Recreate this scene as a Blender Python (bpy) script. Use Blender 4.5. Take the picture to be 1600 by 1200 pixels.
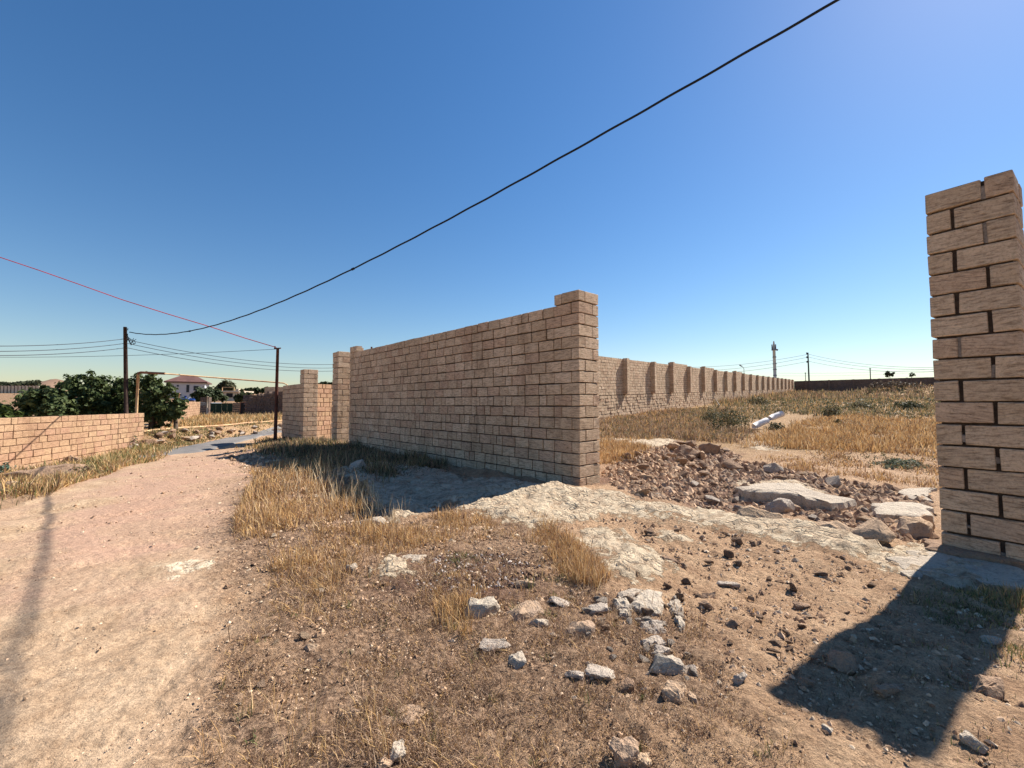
import bpy, bmesh, math, random
import numpy as np
from mathutils import Vector, Matrix

for o in list(bpy.data.objects): bpy.data.objects.remove(o)
SC = bpy.context.scene
COL = SC.collection
RNG = random.Random(7)
NR = np.random.RandomState(11)

# ------------------------------------------------------------------ camera
F = 655.0; PITCH = math.atan(32/655.0); EYE = 1.4
cd = bpy.data.cameras.new('camera'); cam = bpy.data.objects.new('camera', cd); COL.objects.link(cam)
cd.sensor_fit = 'HORIZONTAL'; cd.sensor_width = 36.0; cd.lens = 36.0*F/1600.0
cd.clip_start = 0.05; cd.clip_end = 5000
cam.location = (0, 0, EYE); cam.rotation_euler = (math.pi/2 + PITCH, 0, 0)
SC.camera = cam

# ------------------------------------------------------------------ light
SUN_AZ = math.atan2(2.95, 2.07)          # clockwise from +Y
SUN_EL = math.radians(43.4)
W = bpy.data.worlds.new('World'); SC.world = W; W.use_nodes = True
wn = W.node_tree; bg = wn.nodes['Background']
sky = wn.nodes.new('ShaderNodeTexSky'); sky.sky_type = 'NISHITA'; sky.sun_disc = False
sky.sun_elevation = SUN_EL; sky.sun_rotation = SUN_AZ
sky.altitude = 50; sky.air_density = 1.25; sky.dust_density = 0.2; sky.ozone_density = 2.8
bg.inputs['Strength'].default_value = 0.058
hs = wn.nodes.new('ShaderNodeHueSaturation'); hs.inputs['Saturation'].default_value = 1.27
wn.links.new(sky.outputs[0], hs.inputs['Color'])
wm = wn.nodes.new('ShaderNodeMix'); wm.data_type = 'RGBA'; wm.blend_type = 'MULTIPLY'; wm.inputs[0].default_value = 1.0
wm.inputs[7].default_value = (1.0, 1.0, 1.08, 1); wn.links.new(hs.outputs[0], wm.inputs[6])
wn.links.new(wm.outputs[2], bg.inputs['Color'])
sl = bpy.data.lights.new('sun', 'SUN'); sun = bpy.data.objects.new('sun', sl); COL.objects.link(sun)
sl.energy = 5.0; sl.angle = math.radians(0.53); sl.color = (1.0, 0.945, 0.85)
sd = Vector((math.sin(SUN_AZ)*math.cos(SUN_EL), math.cos(SUN_AZ)*math.cos(SUN_EL), math.sin(SUN_EL)))
sun.rotation_euler = (-sd).to_track_quat('-Z', 'Y').to_euler(); sun.location = (20, 14, 30)
SC.view_settings.view_transform = 'Standard'; SC.view_settings.look = 'None'
SC.view_settings.exposure = 1.0; SC.view_settings.gamma = 1.0; SC.view_settings.use_curve_mapping = False

# ------------------------------------------------------------------ helpers
def tag(o, label=None, cat=None, group=None, kind=None):
    if label: o['label'] = label
    if cat: o['category'] = cat
    if group: o['group'] = group
    if kind: o['kind'] = kind
    return o
def link(name, me, mat=None, parent=None, smooth=False):
    o = bpy.data.objects.new(name, me); COL.objects.link(o)
    if mat is not None and len(me.materials) == 0: me.materials.append(mat)
    if parent is not None: o.parent = parent
    if smooth and len(me.polygons): me.polygons.foreach_set('use_smooth', [True]*len(me.polygons))
    return o
def empty(name, loc=(0, 0, 0), rz=0.0):
    o = bpy.data.objects.new(name, None); COL.objects.link(o); o.location = loc
    o.rotation_euler = (0, 0, rz); o.empty_display_size = 0.2; return o
def np_mesh(name, V, Fc, nper):
    """V (n,3); Fc (m,nper) index array"""
    me = bpy.data.meshes.new(name); V = np.asarray(V, np.float32); Fc = np.asarray(Fc, np.int32)
    me.vertices.add(len(V)); me.vertices.foreach_set('co', V.ravel())
    me.loops.add(Fc.size); me.loops.foreach_set('vertex_index', Fc.ravel())
    m = len(Fc); me.polygons.add(m)
    me.polygons.foreach_set('loop_start', np.arange(m, dtype=np.int32)*nper)
    me.polygons.foreach_set('loop_total', np.full(m, nper, np.int32))
    me.polygons.foreach_set('use_smooth', [False]*m)
    me.update(calc_edges=True); return me
def vattr(me, name, vals):
    a = me.attributes.new(name, 'FLOAT', 'POINT'); a.data.foreach_set('value', np.asarray(vals, np.float32).ravel())
def cattr(me, name, vals):
    a = me.attributes.new(name, 'FLOAT_COLOR', 'POINT')
    v = np.ones((len(vals), 4), np.float32); v[:, :3] = vals; a.data.foreach_set('color', v.ravel())

# value noise
def _h(ix, iy, s):
    n = (ix.astype(np.int64)*374761393 + iy.astype(np.int64)*668265263 + s*1442695041) & 0xffffffff
    n = ((n ^ (n >> 13))*1274126177) & 0xffffffff
    n = (n ^ (n >> 16)) & 0xffffffff
    return n/4294967295.0
def vn(x, y, s=0):
    x = np.asarray(x, float); y = np.asarray(y, float)
    ix = np.floor(x); iy = np.floor(y); fx = x-ix; fy = y-iy
    fx = fx*fx*fx*(fx*(fx*6-15)+10); fy = fy*fy*fy*(fy*(fy*6-15)+10)
    a = _h(ix, iy, s); b = _h(ix+1, iy, s); c = _h(ix, iy+1, s); d = _h(ix+1, iy+1, s)
    return (a+(b-a)*fx)*(1-fy)+(c+(d-c)*fx)*fy
def fbm(x, y, o=4, s=0, g=0.5):
    r = 0; a = 1; t = 0
    for i in range(o):
        r = r+a*vn(x*2**i+i*17.3, y*2**i-i*9.1, s+i); t += a; a *= g
    return r/t*2-1
def sst(x, a, b):
    t = np.clip((np.asarray(x, float)-a)/(b-a), 0, 1); return t*t*(3-2*t)

# ------------------------------------------------------------------ layout
UA = np.array([-0.676, 0.737]); A0 = np.array([1.135, 7.06])       # main wall start (gate corner) and direction
def wall_s(x, y): return (x-A0[0])*0.737+(y-A0[1])*0.676          # + : behind the main wall line
def h_base(x, y):
    x = np.asarray(x, float); y = np.asarray(y, float)
    right = np.interp(y, [-10, 9, 14, 27, 117, 160, 600], [0, 0, 0.10, 0.50, 4.95, 6.0, 8.0])
    # left / road side
    fall = -0.36*sst(-x-0.15*y, 3.0, 10.5)*sst(y, 3, 15)
    pl = -15.8-0.085*(y-18)
    step = 0.52*sst(pl+1.25-x, 0, 0.95)*sst(y, 16.6, 18.2)*(1-sst(y, 60, 100))
    far = np.interp(y, [-10, 40, 90, 300, 600], [0, 0.0, 2.6, 12.5, 16])
    left = fall*(1-sst(y, 50, 90))+step+far
    ang = np.arctan2(x, np.maximum(y, 0.5))
    s = wall_s(x, y)
    k = sst(s, 0.3, 3.0)*sst(x-(0.812*np.maximum(y-20, 0)-8), 0, 6)
    return left*(1-k)+right*k
def h_fn(x, y):
    x = np.asarray(x, float); y = np.asarray(y, float)
    h = h_base(x, y)
    r = np.sqrt(x*x+y*y)
    road = road_w(x, y)
    amp = 0.10*(1-0.75*road)*(1-0.7*sst(r, 22, 40)*(1-sst(wall_s(x, y), 2, 6)))
    h = h+amp*fbm(x*0.45, y*0.45, 3, 5)+0.035*(1-0.6*road)*fbm(x*2.1, y*2.1, 3, 9)*(1-sst(r, 20, 60))
    h = h+0.28*fbm(x*0.08, y*0.08, 2, 15)*sst(r, 25, 60)*sst(wall_s(x, y), 2, 6)
    # bedrock ridge from the corner pillar to the right pillar, hollow behind it
    d = seg_d(x, y, [(0.2, 6.4), (1.6, 6.3), (2.6, 5.3), (3.6, 4.6)])
    h = h+0.09*np.exp(-(d/0.55)**2)
    h = h-0.16*np.exp(-(((x-3.6)/1.5)**2+((y-6.3)/0.9)**2))
    h = h+0.20*np.exp(-(((x-2.9)/0.9)**2+((y-9.6)/0.7)**2))
    h = h+0.13*np.exp(-(((x-1.75)/1.1)**2+((y-1.45)/0.95)**2))
    # grass hump left of the wall shadow
    h = h+0.14*np.exp(-(((x+3.3)/1.3)**2+((y-8.2)/1.2)**2))
    # mound in the far field
    h = h+1.9*np.exp(-(((x-76)/11)**2+((y-78)/6)**2))
    return h
def seg_d(x, y, pts):
    best = None
    for (x0, y0), (x1, y1) in zip(pts[:-1], pts[1:]):
        dx, dy = x1-x0, y1-y0; t = np.clip(((x-x0)*dx+(y-y0)*dy)/(dx*dx+dy*dy), 0, 1)
        d = np.sqrt((x-x0-t*dx)**2+(y-y0-t*dy)**2); best = d if best is None else np.minimum(best, d)
    return best
def road_w(x, y):      # 1 on the dirt road
    e = np.interp(y, [0, 2, 3.2, 5.3, 8, 12, 16, 22], [-0.9, -1.1, -1.9, -3.2, -4.6, -7.8, -10.4, -13])
    l = np.interp(y, [0, 4.9, 5.5, 6.5, 8.4, 11, 13.7, 17], [-30, -9, -7.0, -7.3, -8.6, -10.1, -11.4, -13.5])
    return sst(e-x, -0.3, 0.8)*sst(x-l, -0.2, 0.5)*(1-sst(y, 22, 25))
def gp(px, py):
    """ground point seen at photo pixel (surveyed from the camera station)"""
    u = (px-800)/F; v = (600-py)/F
    d = (u, math.cos(PITCH)-v*math.sin(PITCH), math.sin(PITCH)+v*math.cos(PITCH))
    T = 0.8*1.007**np.arange(900)
    hit = (EYE+d[2]*T) < h_fn(d[0]*T, d[1]*T)
    t = T[np.argmax(hit)] if hit.any() else T[-1]
    return np.array([d[0]*t, d[1]*t])
def gpoly(pts): return np.array([gp(a, b) for a, b in pts])
def inpoly(x, y, P):
    c = np.zeros(np.shape(x), bool); n = len(P); j = n-1
    for i in range(n):
        xi, yi = P[i]; xj, yj = P[j]
        m = ((yi > y) != (yj > y)) & (x < (xj-xi)*(y-yi)/((yj-yi) if yj != yi else 1e-9)+xi)
        c ^= m; j = i
    return c
def soft(x, y, P, w=0.15):
    out = np.zeros(np.shape(x)); P = np.asarray(P); mg = 1.2+0.15*np.abs(P).max()
    sel = (x > P[:, 0].min()-mg) & (x < P[:, 0].max()+mg) & (y > P[:, 1].min()-mg) & (y < P[:, 1].max()+mg)
    if not sel.any(): return out
    x = x[sel]; y = y[sel]
    r = np.zeros(np.shape(x)); rr = np.sqrt(x*x+y*y); w = w*(0.4+rr*0.12)
    nx = fbm(x*1.3, y*1.3, 3, 31)*w*2.5; ny = fbm(x*1.3, y*1.3, 3, 47)*w*2.5
    for k in range(6):
        a = k*1.047
        r += inpoly(x+nx+w*math.cos(a), y+ny+w*math.sin(a), P)
    out[sel] = r/6; return out

ROCK = [gpoly(p) for p in [
 [(690, 796), (790, 765), (870, 760), (940, 765), (1000, 790), (1100, 800), (1250, 815), (1400, 862), (1380, 884), (1300, 862), (1200, 836), (1080, 818), (1000, 812), (930, 800), (880, 822), (840, 822), (780, 806)],
 [(915, 835), (960, 820), (990, 850), (1045, 900), (1000, 914), (940, 885)],
 [(1015, 832), (1060, 828), (1085, 850), (1040, 850)],
 [(560, 722), (700, 742), (870, 760), (790, 768), (700, 794), (600, 815), (585, 790), (545, 745)],
 [(190, 908), (300, 872), (392, 868), (380, 884), (300, 908), (240, 920)],
 [(600, 880), (665, 868), (655, 900), (605, 898)],
 [(1385, 868), (1450, 845), (1600, 880), (1600, 925), (1500, 925), (1400, 902)],
 [(935, 688), (1060, 688), (1040, 701), (950, 697)], [(1160, 700), (1215, 691), (1235, 697), (1200, 708)],
 [(1150, 762), (1200, 752), (1250, 757), (1330, 796), (1280, 800), (1200, 775)],
 [(1360, 795), (1455, 800), (1455, 815), (1380, 812)]]]
DARK = [gpoly(p) for p in [[(655, 890), (700, 862), (800, 868), (860, 890), (810, 930), (700, 935), (650, 915)],
 [(935, 735), (1050, 700), (1250, 740), (1330, 790), (1250, 800), (1140, 765), (1100, 800), (1000, 785)]]]
LITTER = [gpoly(p) for p in [[(300, 1198), (330, 1050), (430, 950), (360, 830), (400, 740), (440, 690), (560, 705), (600, 800), (860, 800), (950, 925), (1110, 960), (1150, 1150), (1200, 1198)]]]
PINK = [gpoly(p) for p in [[(0, 820), (60, 790), (250, 712), (400, 700), (430, 740), (380, 860), (200, 890), (0, 900)]]]
def masks(x, y):
    rk = np.zeros_like(x)
    for P in ROCK: rk = np.maximum(rk, soft(x, y, P, 0.12))
    dk = np.zeros_like(x)
    for P in DARK: dk = np.maximum(dk, soft(x, y, P, 0.3))
    lt = np.zeros_like(x)
    for P in LITTER: lt = np.maximum(lt, soft(x, y, P, 0.3))
    pk = np.zeros_like(x)
    for P in PINK: pk = np.maximum(pk, soft(x, y, P, 0.6))
    return rk, dk, lt, pk

# ------------------------------------------------------------------ materials
def mat(name, rough=0.9):
    m = bpy.data.materials.new(name); m.use_nodes = True; nt = m.node_tree
    b = nt.nodes['Principled BSDF']; b.inputs['Roughness'].default_value = rough
    b.inputs['Specular IOR Level'].default_value = 0.15
    return m, nt, b
def N(nt, t, **kw):
    n = nt.nodes.new(t)
    for k, v in kw.items():
        if k in n.inputs: n.inputs[k].default_value = v
        else: setattr(n, k, v)
    return n
def L(nt, a, b): nt.links.new(a, b)
def mixc(nt, fac, a, b, blend='MIX'):
    n = nt.nodes.new('ShaderNodeMix'); n.data_type = 'RGBA'; n.blend_type = blend
    for i, v in ((0, fac), (6, a), (7, b)):
        if isinstance(v, bpy.types.NodeSocket): L(nt, v, n.inputs[i])
        elif isinstance(v, (int, float)): n.inputs[i].default_value = v
        else: n.inputs[i].default_value = (*v, 1)
    return n.outputs[2]
def mth(nt, op, a, b=0.0, c=None, clamp=False):
    n = nt.nodes.new('ShaderNodeMath'); n.operation = op; n.use_clamp = clamp
    for i, v in enumerate([a, b] + ([c] if c is not None else [])):
        if isinstance(v, bpy.types.NodeSocket): L(nt, v, n.inputs[i])
        else: n.inputs[i].default_value = v
    return n.outputs[0]
def ramp(nt, fac, stops):
    n = nt.nodes.new('ShaderNodeValToRGB'); e = n.color_ramp.elements
    while len(e) < len(stops): e.new(0.5)
    for k, (p, c) in enumerate(stops): e[k].position = p; e[k].color = (*c, 1) if len(c) == 3 else c
    L(nt, fac, n.inputs[0]); return n.outputs[0]
def noise(nt, vec, scale, detail=4, rough=0.55, dist=0.0):
    n = N(nt, 'ShaderNodeTexNoise'); n.inputs['Scale'].default_value = scale; n.inputs['Detail'].default_value = detail
    n.inputs['Roughness'].default_value = rough; n.inputs['Distortion'].default_value = dist
    L(nt, vec, n.inputs['Vector']); return n.outputs['Fac']
def mapv(nt, vec, sc):
    n = nt.nodes.new('ShaderNodeVectorMath'); n.operation = 'MULTIPLY'; L(nt, vec, n.inputs[0]); n.inputs[1].default_value = sc
    return n.outputs[0]
def bump(nt, b, hgt, dist, strength=1.0, prev=None):
    n = N(nt, 'ShaderNodeBump'); n.inputs['Strength'].default_value = strength; n.inputs['Distance'].default_value = dist
    L(nt, hgt, n.inputs['Height'])
    if prev is not None: L(nt, prev, n.inputs['Normal'])
    if b is not None: L(nt, n.outputs[0], b.inputs['Normal'])
    return n.outputs[0]

def brick_mat(name, ca, cb, cc, grain=1.0):
    m, nt, b = mat(name, 0.92)
    tc = N(nt, 'ShaderNodeTexCoord').outputs['Object']
    oi = N(nt, 'ShaderNodeObjectInfo').outputs['Random']
    at = N(nt, 'ShaderNodeAttribute', attribute_name='rnd').outputs['Fac']
    geo = N(nt, 'ShaderNodeNewGeometry').outputs['Position']
    r = mth(nt, 'FRACT', mth(nt, 'ADD', oi, at))
    off = N(nt, 'ShaderNodeCombineXYZ'); L(nt, mth(nt, 'MULTIPLY', r, 37), off.inputs[0]); L(nt, mth(nt, 'MULTIPLY', r, 91), off.inputs[2]); L(nt, mth(nt, 'MULTIPLY', r, 13), off.inputs[1])
    va = nt.nodes.new('ShaderNodeVectorMath'); va.operation = 'ADD'; L(nt, tc, va.inputs[0]); L(nt, off.outputs[0], va.inputs[1]); v = va.outputs[0]
    # saw marks run along the block, tilt differs block to block
    vr = N(nt, 'ShaderNodeVectorRotate'); vr.rotation_type = 'Y_AXIS'; L(nt, v, vr.inputs['Vector'])
    r2 = mth(nt, 'FRACT', mth(nt, 'MULTIPLY', r, 7.31)); L(nt, mth(nt, 'MULTIPLY', mth(nt, 'SUBTRACT', r2, 0.5), 0.3), vr.inputs['Angle'])
    saw = noise(nt, mapv(nt, vr.outputs[0], (8.0, 8.0, 58.0)), 1.0, 5, 0.7, 0.3)
    fine = noise(nt, v, 48, 6, 0.8); mid = noise(nt, v, 9, 4, 0.6); big = noise(nt, geo, 0.9, 3, 0.6)
    r3 = mth(nt, 'FRACT', mth(nt, 'MULTIPLY', r, 3.17))
    c = mixc(nt, r3, ca, cb)
    c = mixc(nt, mth(nt, 'MULTIPLY', mth(nt, 'GREATER_THAN', r2, 0.82), 0.7), c, cc)
    c = mixc(nt, ramp(nt, mid, [(0.38, (0, 0, 0)), (0.7, (1, 1, 1))]), c, mixc(nt, 0.22, c, cc, 'MULTIPLY'))
    c = mixc(nt, 0.85*grain, c, ramp(nt, saw, [(0.36, (0.42, 0.38, 0.34)), (0.50, (0.95, 0.95, 0.95)), (0.68, (1.16, 1.13, 1.08))]), 'MULTIPLY')
    c = mixc(nt, 0.85, c, ramp(nt, fine, [(0.34, (0.52, 0.47, 0.42)), (0.46, (0.95, 0.95, 0.95)), (0.62, (1.12, 1.12, 1.12))]), 'MULTIPLY')
    c = mixc(nt, 0.4, c, ramp(nt, big, [(0.35, (0.72, 0.68, 0.64)), (0.6, (1.05, 1.05, 1.05))]), 'MULTIPLY')
    drip = noise(nt, mapv(nt, geo, (2.2, 2.2, 0.45)), 1.0, 5, 0.65, 0.3)
    c = mixc(nt, 0.6, c, ramp(nt, drip, [(0.30, (0.50, 0.45, 0.42)), (0.44, (1, 1, 1))]), 'MULTIPLY')
    L(nt, c, b.inputs['Base Color'])
    h = mth(nt, 'ADD', mth(nt, 'MULTIPLY', saw, 0.9), mth(nt, 'MULTIPLY', fine, 0.6))
    bump(nt, b, h, 0.014*grain, 1.0)
    return m
def simple(name, col, rough=0.8, var=0.25, scale=6, bmp=0.0, metallic=0.0, second=None):
    m, nt, b = mat(name, rough); tc = N(nt, 'ShaderNodeTexCoord').outputs['Object']
    n1 = noise(nt, tc, scale, 5, 0.62)
    d = second if second else tuple(c*(1-var) for c in col)
    c = mixc(nt, ramp(nt, n1, [(0.38, (0, 0, 0)), (0.62, (1, 1, 1))]), d, col); L(nt, c, b.inputs['Base Color'])
    b.inputs['Metallic'].default_value = metallic
    if bmp: bump(nt, b, noise(nt, tc, scale*5, 4, 0.6), bmp, 0.8)
    return m
def leaf_mat(name, attr='tint'):
    m, nt, b = mat(name, 0.6)
    c = N(nt, 'ShaderNodeAttribute', attribute_name=attr).outputs['Color']
    tr = N(nt, 'ShaderNodeBsdfTranslucent'); L(nt, c, b.inputs['Base Color']); L(nt, c, tr.inputs['Color'])
    mx = N(nt, 'ShaderNodeMixShader'); mx.inputs[0].default_value = 0.25
    L(nt, b.outputs[0], mx.inputs[1]); L(nt, tr.outputs[0], mx.inputs[2])
    L(nt, mx.outputs[0], nt.nodes['Material Output'].inputs['Surface'])
    return m

M_BRICK = brick_mat('limestone_block', (0.69, 0.525, 0.375), (0.54, 0.40, 0.275), (0.56, 0.385, 0.27))
M_BRICK_B = brick_mat('limestone_block_weathered', (0.62, 0.48, 0.345), (0.54, 0.415, 0.295), (0.55, 0.40, 0.285))
M_BRICK_W = brick_mat('limestone_block_pink', (0.45, 0.30, 0.185), (0.41, 0.255, 0.165), (0.42, 0.25, 0.17), 0.8)
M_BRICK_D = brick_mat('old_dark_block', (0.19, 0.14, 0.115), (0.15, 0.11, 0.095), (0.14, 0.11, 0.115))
M_MORTAR = simple('mortar', (0.085, 0.06, 0.045), 0.95, 0.4, 30, 0.006)  # darker than real mortar: shade of the recessed joints put into the colour
M_MORTAR_W = simple('mortar_light', (0.20, 0.11, 0.07), 0.95, 0.35, 30, 0.006)
M_MORTAR_P = simple('grey_mortar_patch', (0.30, 0.25, 0.21), 0.95, 0.4, 30, 0.01)
M_WOOD = simple('weathered_pole_wood', (0.075, 0.045, 0.035), 0.85, 0.5, 8, 0.01)
M_RUST = simple('rusty_pole', (0.12, 0.05, 0.035), 0.8, 0.5, 4, 0.004)
M_YPIPE = simple('faded_yellow_pipe_paint', (0.62, 0.44, 0.24), 0.6, 0.3, 3, 0.0, second=(0.45, 0.25, 0.14))
M_RPIPE = simple('rusty_pipe', (0.30, 0.14, 0.08), 0.7, 0.4, 5)
M_CABLE = simple('black_cable', (0.012, 0.015, 0.02), 0.55, 0.2, 3)
M_WIRE = simple('grey_wire', (0.06, 0.065, 0.08), 0.5, 0.2, 3)
M_FARWIRE = simple('far_wire', (0.3, 0.36, 0.4), 0.6, 0.1, 1)
M_RED = simple('red_cable', (0.60, 0.03, 0.025), 0.6, 0.3, 1.5)
M_LEAF = leaf_mat('leaf'); M_GRASS = leaf_mat('dry_grass')
M_BARK = simple('bark', (0.13, 0.09, 0.065), 0.95, 0.4, 12, 0.01)

def stone_mat(name, a, b2, dark=(0.25, 0.2, 0.17)):
    m, nt, b = mat(name, 0.95); tc = N(nt, 'ShaderNodeTexCoord').outputs['Object']
    oi = N(nt, 'ShaderNodeObjectInfo').outputs['Random']
    at = N(nt, 'ShaderNodeAttribute', attribute_name='rnd').outputs['Fac']
    r = mth(nt, 'FRACT', mth(nt, 'ADD', oi, at))
    c = mixc(nt, r, a, b2)
    n1 = noise(nt, tc, 9, 6, 0.68); n2 = noise(nt, tc, 55, 4, 0.7)
    c = mixc(nt, ramp(nt, n1, [(0.52, (0, 0, 0)), (0.68, (1, 1, 1))]), c, mixc(nt, 0.6, c, dark))
    c = mixc(nt, 0.75, c, ramp(nt, n2, [(0.32, (0.5, 0.47, 0.45)), (0.5, (1, 1, 1))]), 'MULTIPLY')
    L(nt, c, b.inputs['Base Color'])
    bump(nt, b, mth(nt, 'ADD', mth(nt, 'MULTIPLY', n1, 1.6), mth(nt, 'MULTIPLY', n2, 0.5)), 0.03, 1.0)
    return m
M_ST_PALE = stone_mat('pale_limestone_rock', (0.53, 0.44, 0.34), (0.46, 0.375, 0.29))
M_ST_TAN = stone_mat('tan_rock', (0.52, 0.36, 0.23), (0.46, 0.31, 0.21))
M_ST_BROWN = stone_mat('brown_rock', (0.40, 0.26, 0.17), (0.28, 0.18, 0.12), (0.12, 0.08, 0.06))
M_ST_GREY = stone_mat('grey_rock', (0.50, 0.41, 0.33), (0.40, 0.33, 0.27))

# ground material
def ground_mat():
    m, nt, b = mat('earth_and_bedrock', 0.97)
    P = N(nt, 'ShaderNodeNewGeometry').outputs['Position']
    A = lambda n: N(nt, 'ShaderNodeAttribute', attribute_name=n).outputs['Fac']
    rk, dk, lt, pk, fld, rd = A('rock'), A('dark'), A('litter'), A('pink'), A('field'), A('road')
    n_big = noise(nt, P, 0.7, 5, 0.6); n_mid = noise(nt, P, 3.5, 6, 0.65); n_f = noise(nt, P, 26, 6, 0.75); n_g = noise(nt, P, 110, 3, 0.8)
    pb = N(nt, 'ShaderNodeTexVoronoi'); pb.inputs['Scale'].default_value = 60; pb.inputs['Randomness'].default_value = 1; L(nt, P, pb.inputs['Vector'])
    pb2 = N(nt, 'ShaderNodeTexVoronoi'); pb2.inputs['Scale'].default_value = 22; L(nt, P, pb2.inputs['Vector'])
    sand = mixc(nt, ramp(nt, n_mid, [(0.35, (0, 0, 0)), (0.65, (1, 1, 1))]), (0.375, 0.25, 0.155), (0.53, 0.375, 0.245))
    soil = mixc(nt, ramp(nt, n_mid, [(0.35, (0, 0, 0)), (0.62, (1, 1, 1))]), (0.41, 0.25, 0.148), (0.59, 0.39, 0.24))
    rd = ramp(nt, mth(nt, 'ADD', mth(nt, 'MULTIPLY', rd, 0.999), mth(nt, 'MULTIPLY', mth(nt, 'SUBTRACT', n_mid, 0.5), 1.1)), [(0.25, (0, 0, 0)), (0.75, (1, 1, 1))])
    c = mixc(nt, rd, soil, sand)
    pinkc = mixc(nt, n_big, (0.40, 0.235, 0.165), (0.50, 0.325, 0.235))
    c = mixc(nt, mth(nt, 'MULTIPLY', pk, 0.8), c, pinkc)
    litc = mixc(nt, ramp(nt, n_f, [(0.42, (0, 0, 0)), (0.60, (1, 1, 1))]), (0.12, 0.068, 0.045), (0.48, 0.315, 0.205))
    lf = mth(nt, 'MULTIPLY', lt, ramp(nt, n_mid, [(0.30, (0.25,)*3), (0.58, (0.95,)*3)]))
    c = mixc(nt, lf, c, litc)
    c = mixc(nt, mth(nt, 'MULTIPLY', fld, 0.85), c, mixc(nt, n_mid, (0.28, 0.17, 0.09), (0.42, 0.28, 0.15)))
    c = mixc(nt, mth(nt, 'MULTIPLY', dk, 0.85), c, mixc(nt, n_f, (0.09, 0.045, 0.035), (0.27, 0.15, 0.10)))
    # pebbles speckle
    spk = ramp(nt, pb.outputs['Color'], [(0.0, (0.55, 0.52, 0.50)), (0.5, (1, 1, 1)), (1.0, (1.25, 1.22, 1.2))])
    c = mixc(nt, 0.55, c, spk, 'MULTIPLY')
    c = mixc(nt, 0.9, c, ramp(nt, n_g, [(0.30, (0.50, 0.47, 0.45)), (0.5, (1, 1, 1)), (0.72, (1.15, 1.13, 1.1))]), 'MULTIPLY')
    c = mixc(nt, 0.6, c, ramp(nt, n_f, [(0.35, (0.62, 0.58, 0.55)), (0.52, (1, 1, 1))]), 'MULTIPLY')
    # bedrock
    rn = noise(nt, mapv(nt, P, (1, 1, 1)), 7, 8, 0.72, 0.8)
    crack = N(nt, 'ShaderNodeTexVoronoi'); crack.feature = 'DISTANCE_TO_EDGE'; crack.inputs['Scale'].default_value = 1.5
    wv = nt.nodes.new('ShaderNodeVectorMath'); wv.operation = 'MULTIPLY_ADD'; 
    nn = N(nt, 'ShaderNodeTexNoise'); nn.inputs['Scale'].default_value = 4; L(nt, P, nn.inputs['Vector'])
    L(nt, nn.outputs['Color'], wv.inputs[0]); wv.inputs[1].default_value = (1.3, 1.3, 1.3); L(nt, P, wv.inputs[2]); L(nt, wv.outputs[0], crack.inputs['Vector'])
    rc = mixc(nt, ramp(nt, rn, [(0.36, (0, 0, 0)), (0.58, (1, 1, 1))]), (0.42, 0.29, 0.19), (0.68, 0.545, 0.385))
    rc = mixc(nt, ramp(nt, crack.outputs['Distance'], [(0.0, (0.45,)*3), (0.03, (0, 0, 0))]), rc, (0.24, 0.17, 0.12))
    rc = mixc(nt, 0.7, rc, ramp(nt, n_g, [(0.35, (0.66, 0.62, 0.6)), (0.5, (1, 1, 1))]), 'MULTIPLY')
    rf = mth(nt, 'MULTIPLY_ADD', mth(nt, 'SUBTRACT', rn, 0.5), 2.6, mth(nt, 'SUBTRACT', rk, mth(nt, 'MULTIPLY', rd, 0.46)))
    rf = ramp(nt, mth(nt, 'MULTIPLY', rf, mth(nt, 'GREATER_THAN', rk, 0.02)), [(0.42, (0, 0, 0)), (0.56, (1, 1, 1))])
    c = mixc(nt, rf, c, rc)
    L(nt, c, b.inputs['Base Color'])
    h1 = mth(nt, 'ADD', mth(nt, 'MULTIPLY', n_f, 1.0), mth(nt, 'MULTIPLY', n_g, 0.35))
    h1 = mth(nt, 'SUBTRACT', h1, mth(nt, 'MULTIPLY', pb2.outputs['Distance'], 0.30))
    h2 = mth(nt, 'ADD', mth(nt, 'MULTIPLY', rn, 2.2), mth(nt, 'MULTIPLY', ramp(nt, crack.outputs['Distance'], [(0.0, (0, 0, 0)), (0.06, (1, 1, 1))]), 0.5))
    hm = nt.nodes.new('ShaderNodeMix'); hm.data_type = 'FLOAT'; L(nt, rf, hm.inputs[0]); L(nt, h1, hm.inputs[2]); L(nt, h2, hm.inputs[3])
    bn = N(nt, 'ShaderNodeBump'); bn.inputs['Distance'].default_value = 0.05
    L(nt, mth(nt, 'SUBTRACT', 1.0, mth(nt, 'MULTIPLY', rd, 0.5)), bn.inputs['Strength']); L(nt, hm.outputs[0], bn.inputs['Height']); L(nt, bn.outputs[0], b.inputs['Normal'])
    return m
M_GROUND = ground_mat()
def asphalt_mat():
    m, nt, b = mat('old_asphalt', 0.9); P = N(nt, 'ShaderNodeNewGeometry').outputs['Position']
    n1 = noise(nt, P, 1.5, 6, 0.65); n2 = noise(nt, P, 60, 3, 0.8)
    c = mixc(nt, ramp(nt, n1, [(0.35, (0, 0, 0)), (0.7, (1, 1, 1))]), (0.15, 0.14, 0.135), (0.24, 0.215, 0.195))
    c = mixc(nt, 0.6, c, ramp(nt, n2, [(0.3, (0.6,)*3), (0.6, (1.1,)*3)]), 'MULTIPLY'); L(nt, c, b.inputs['Base Color'])
    bump(nt, b, n2, 0.01, 0.7); return m
M_ASPHALT = asphalt_mat()

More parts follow.
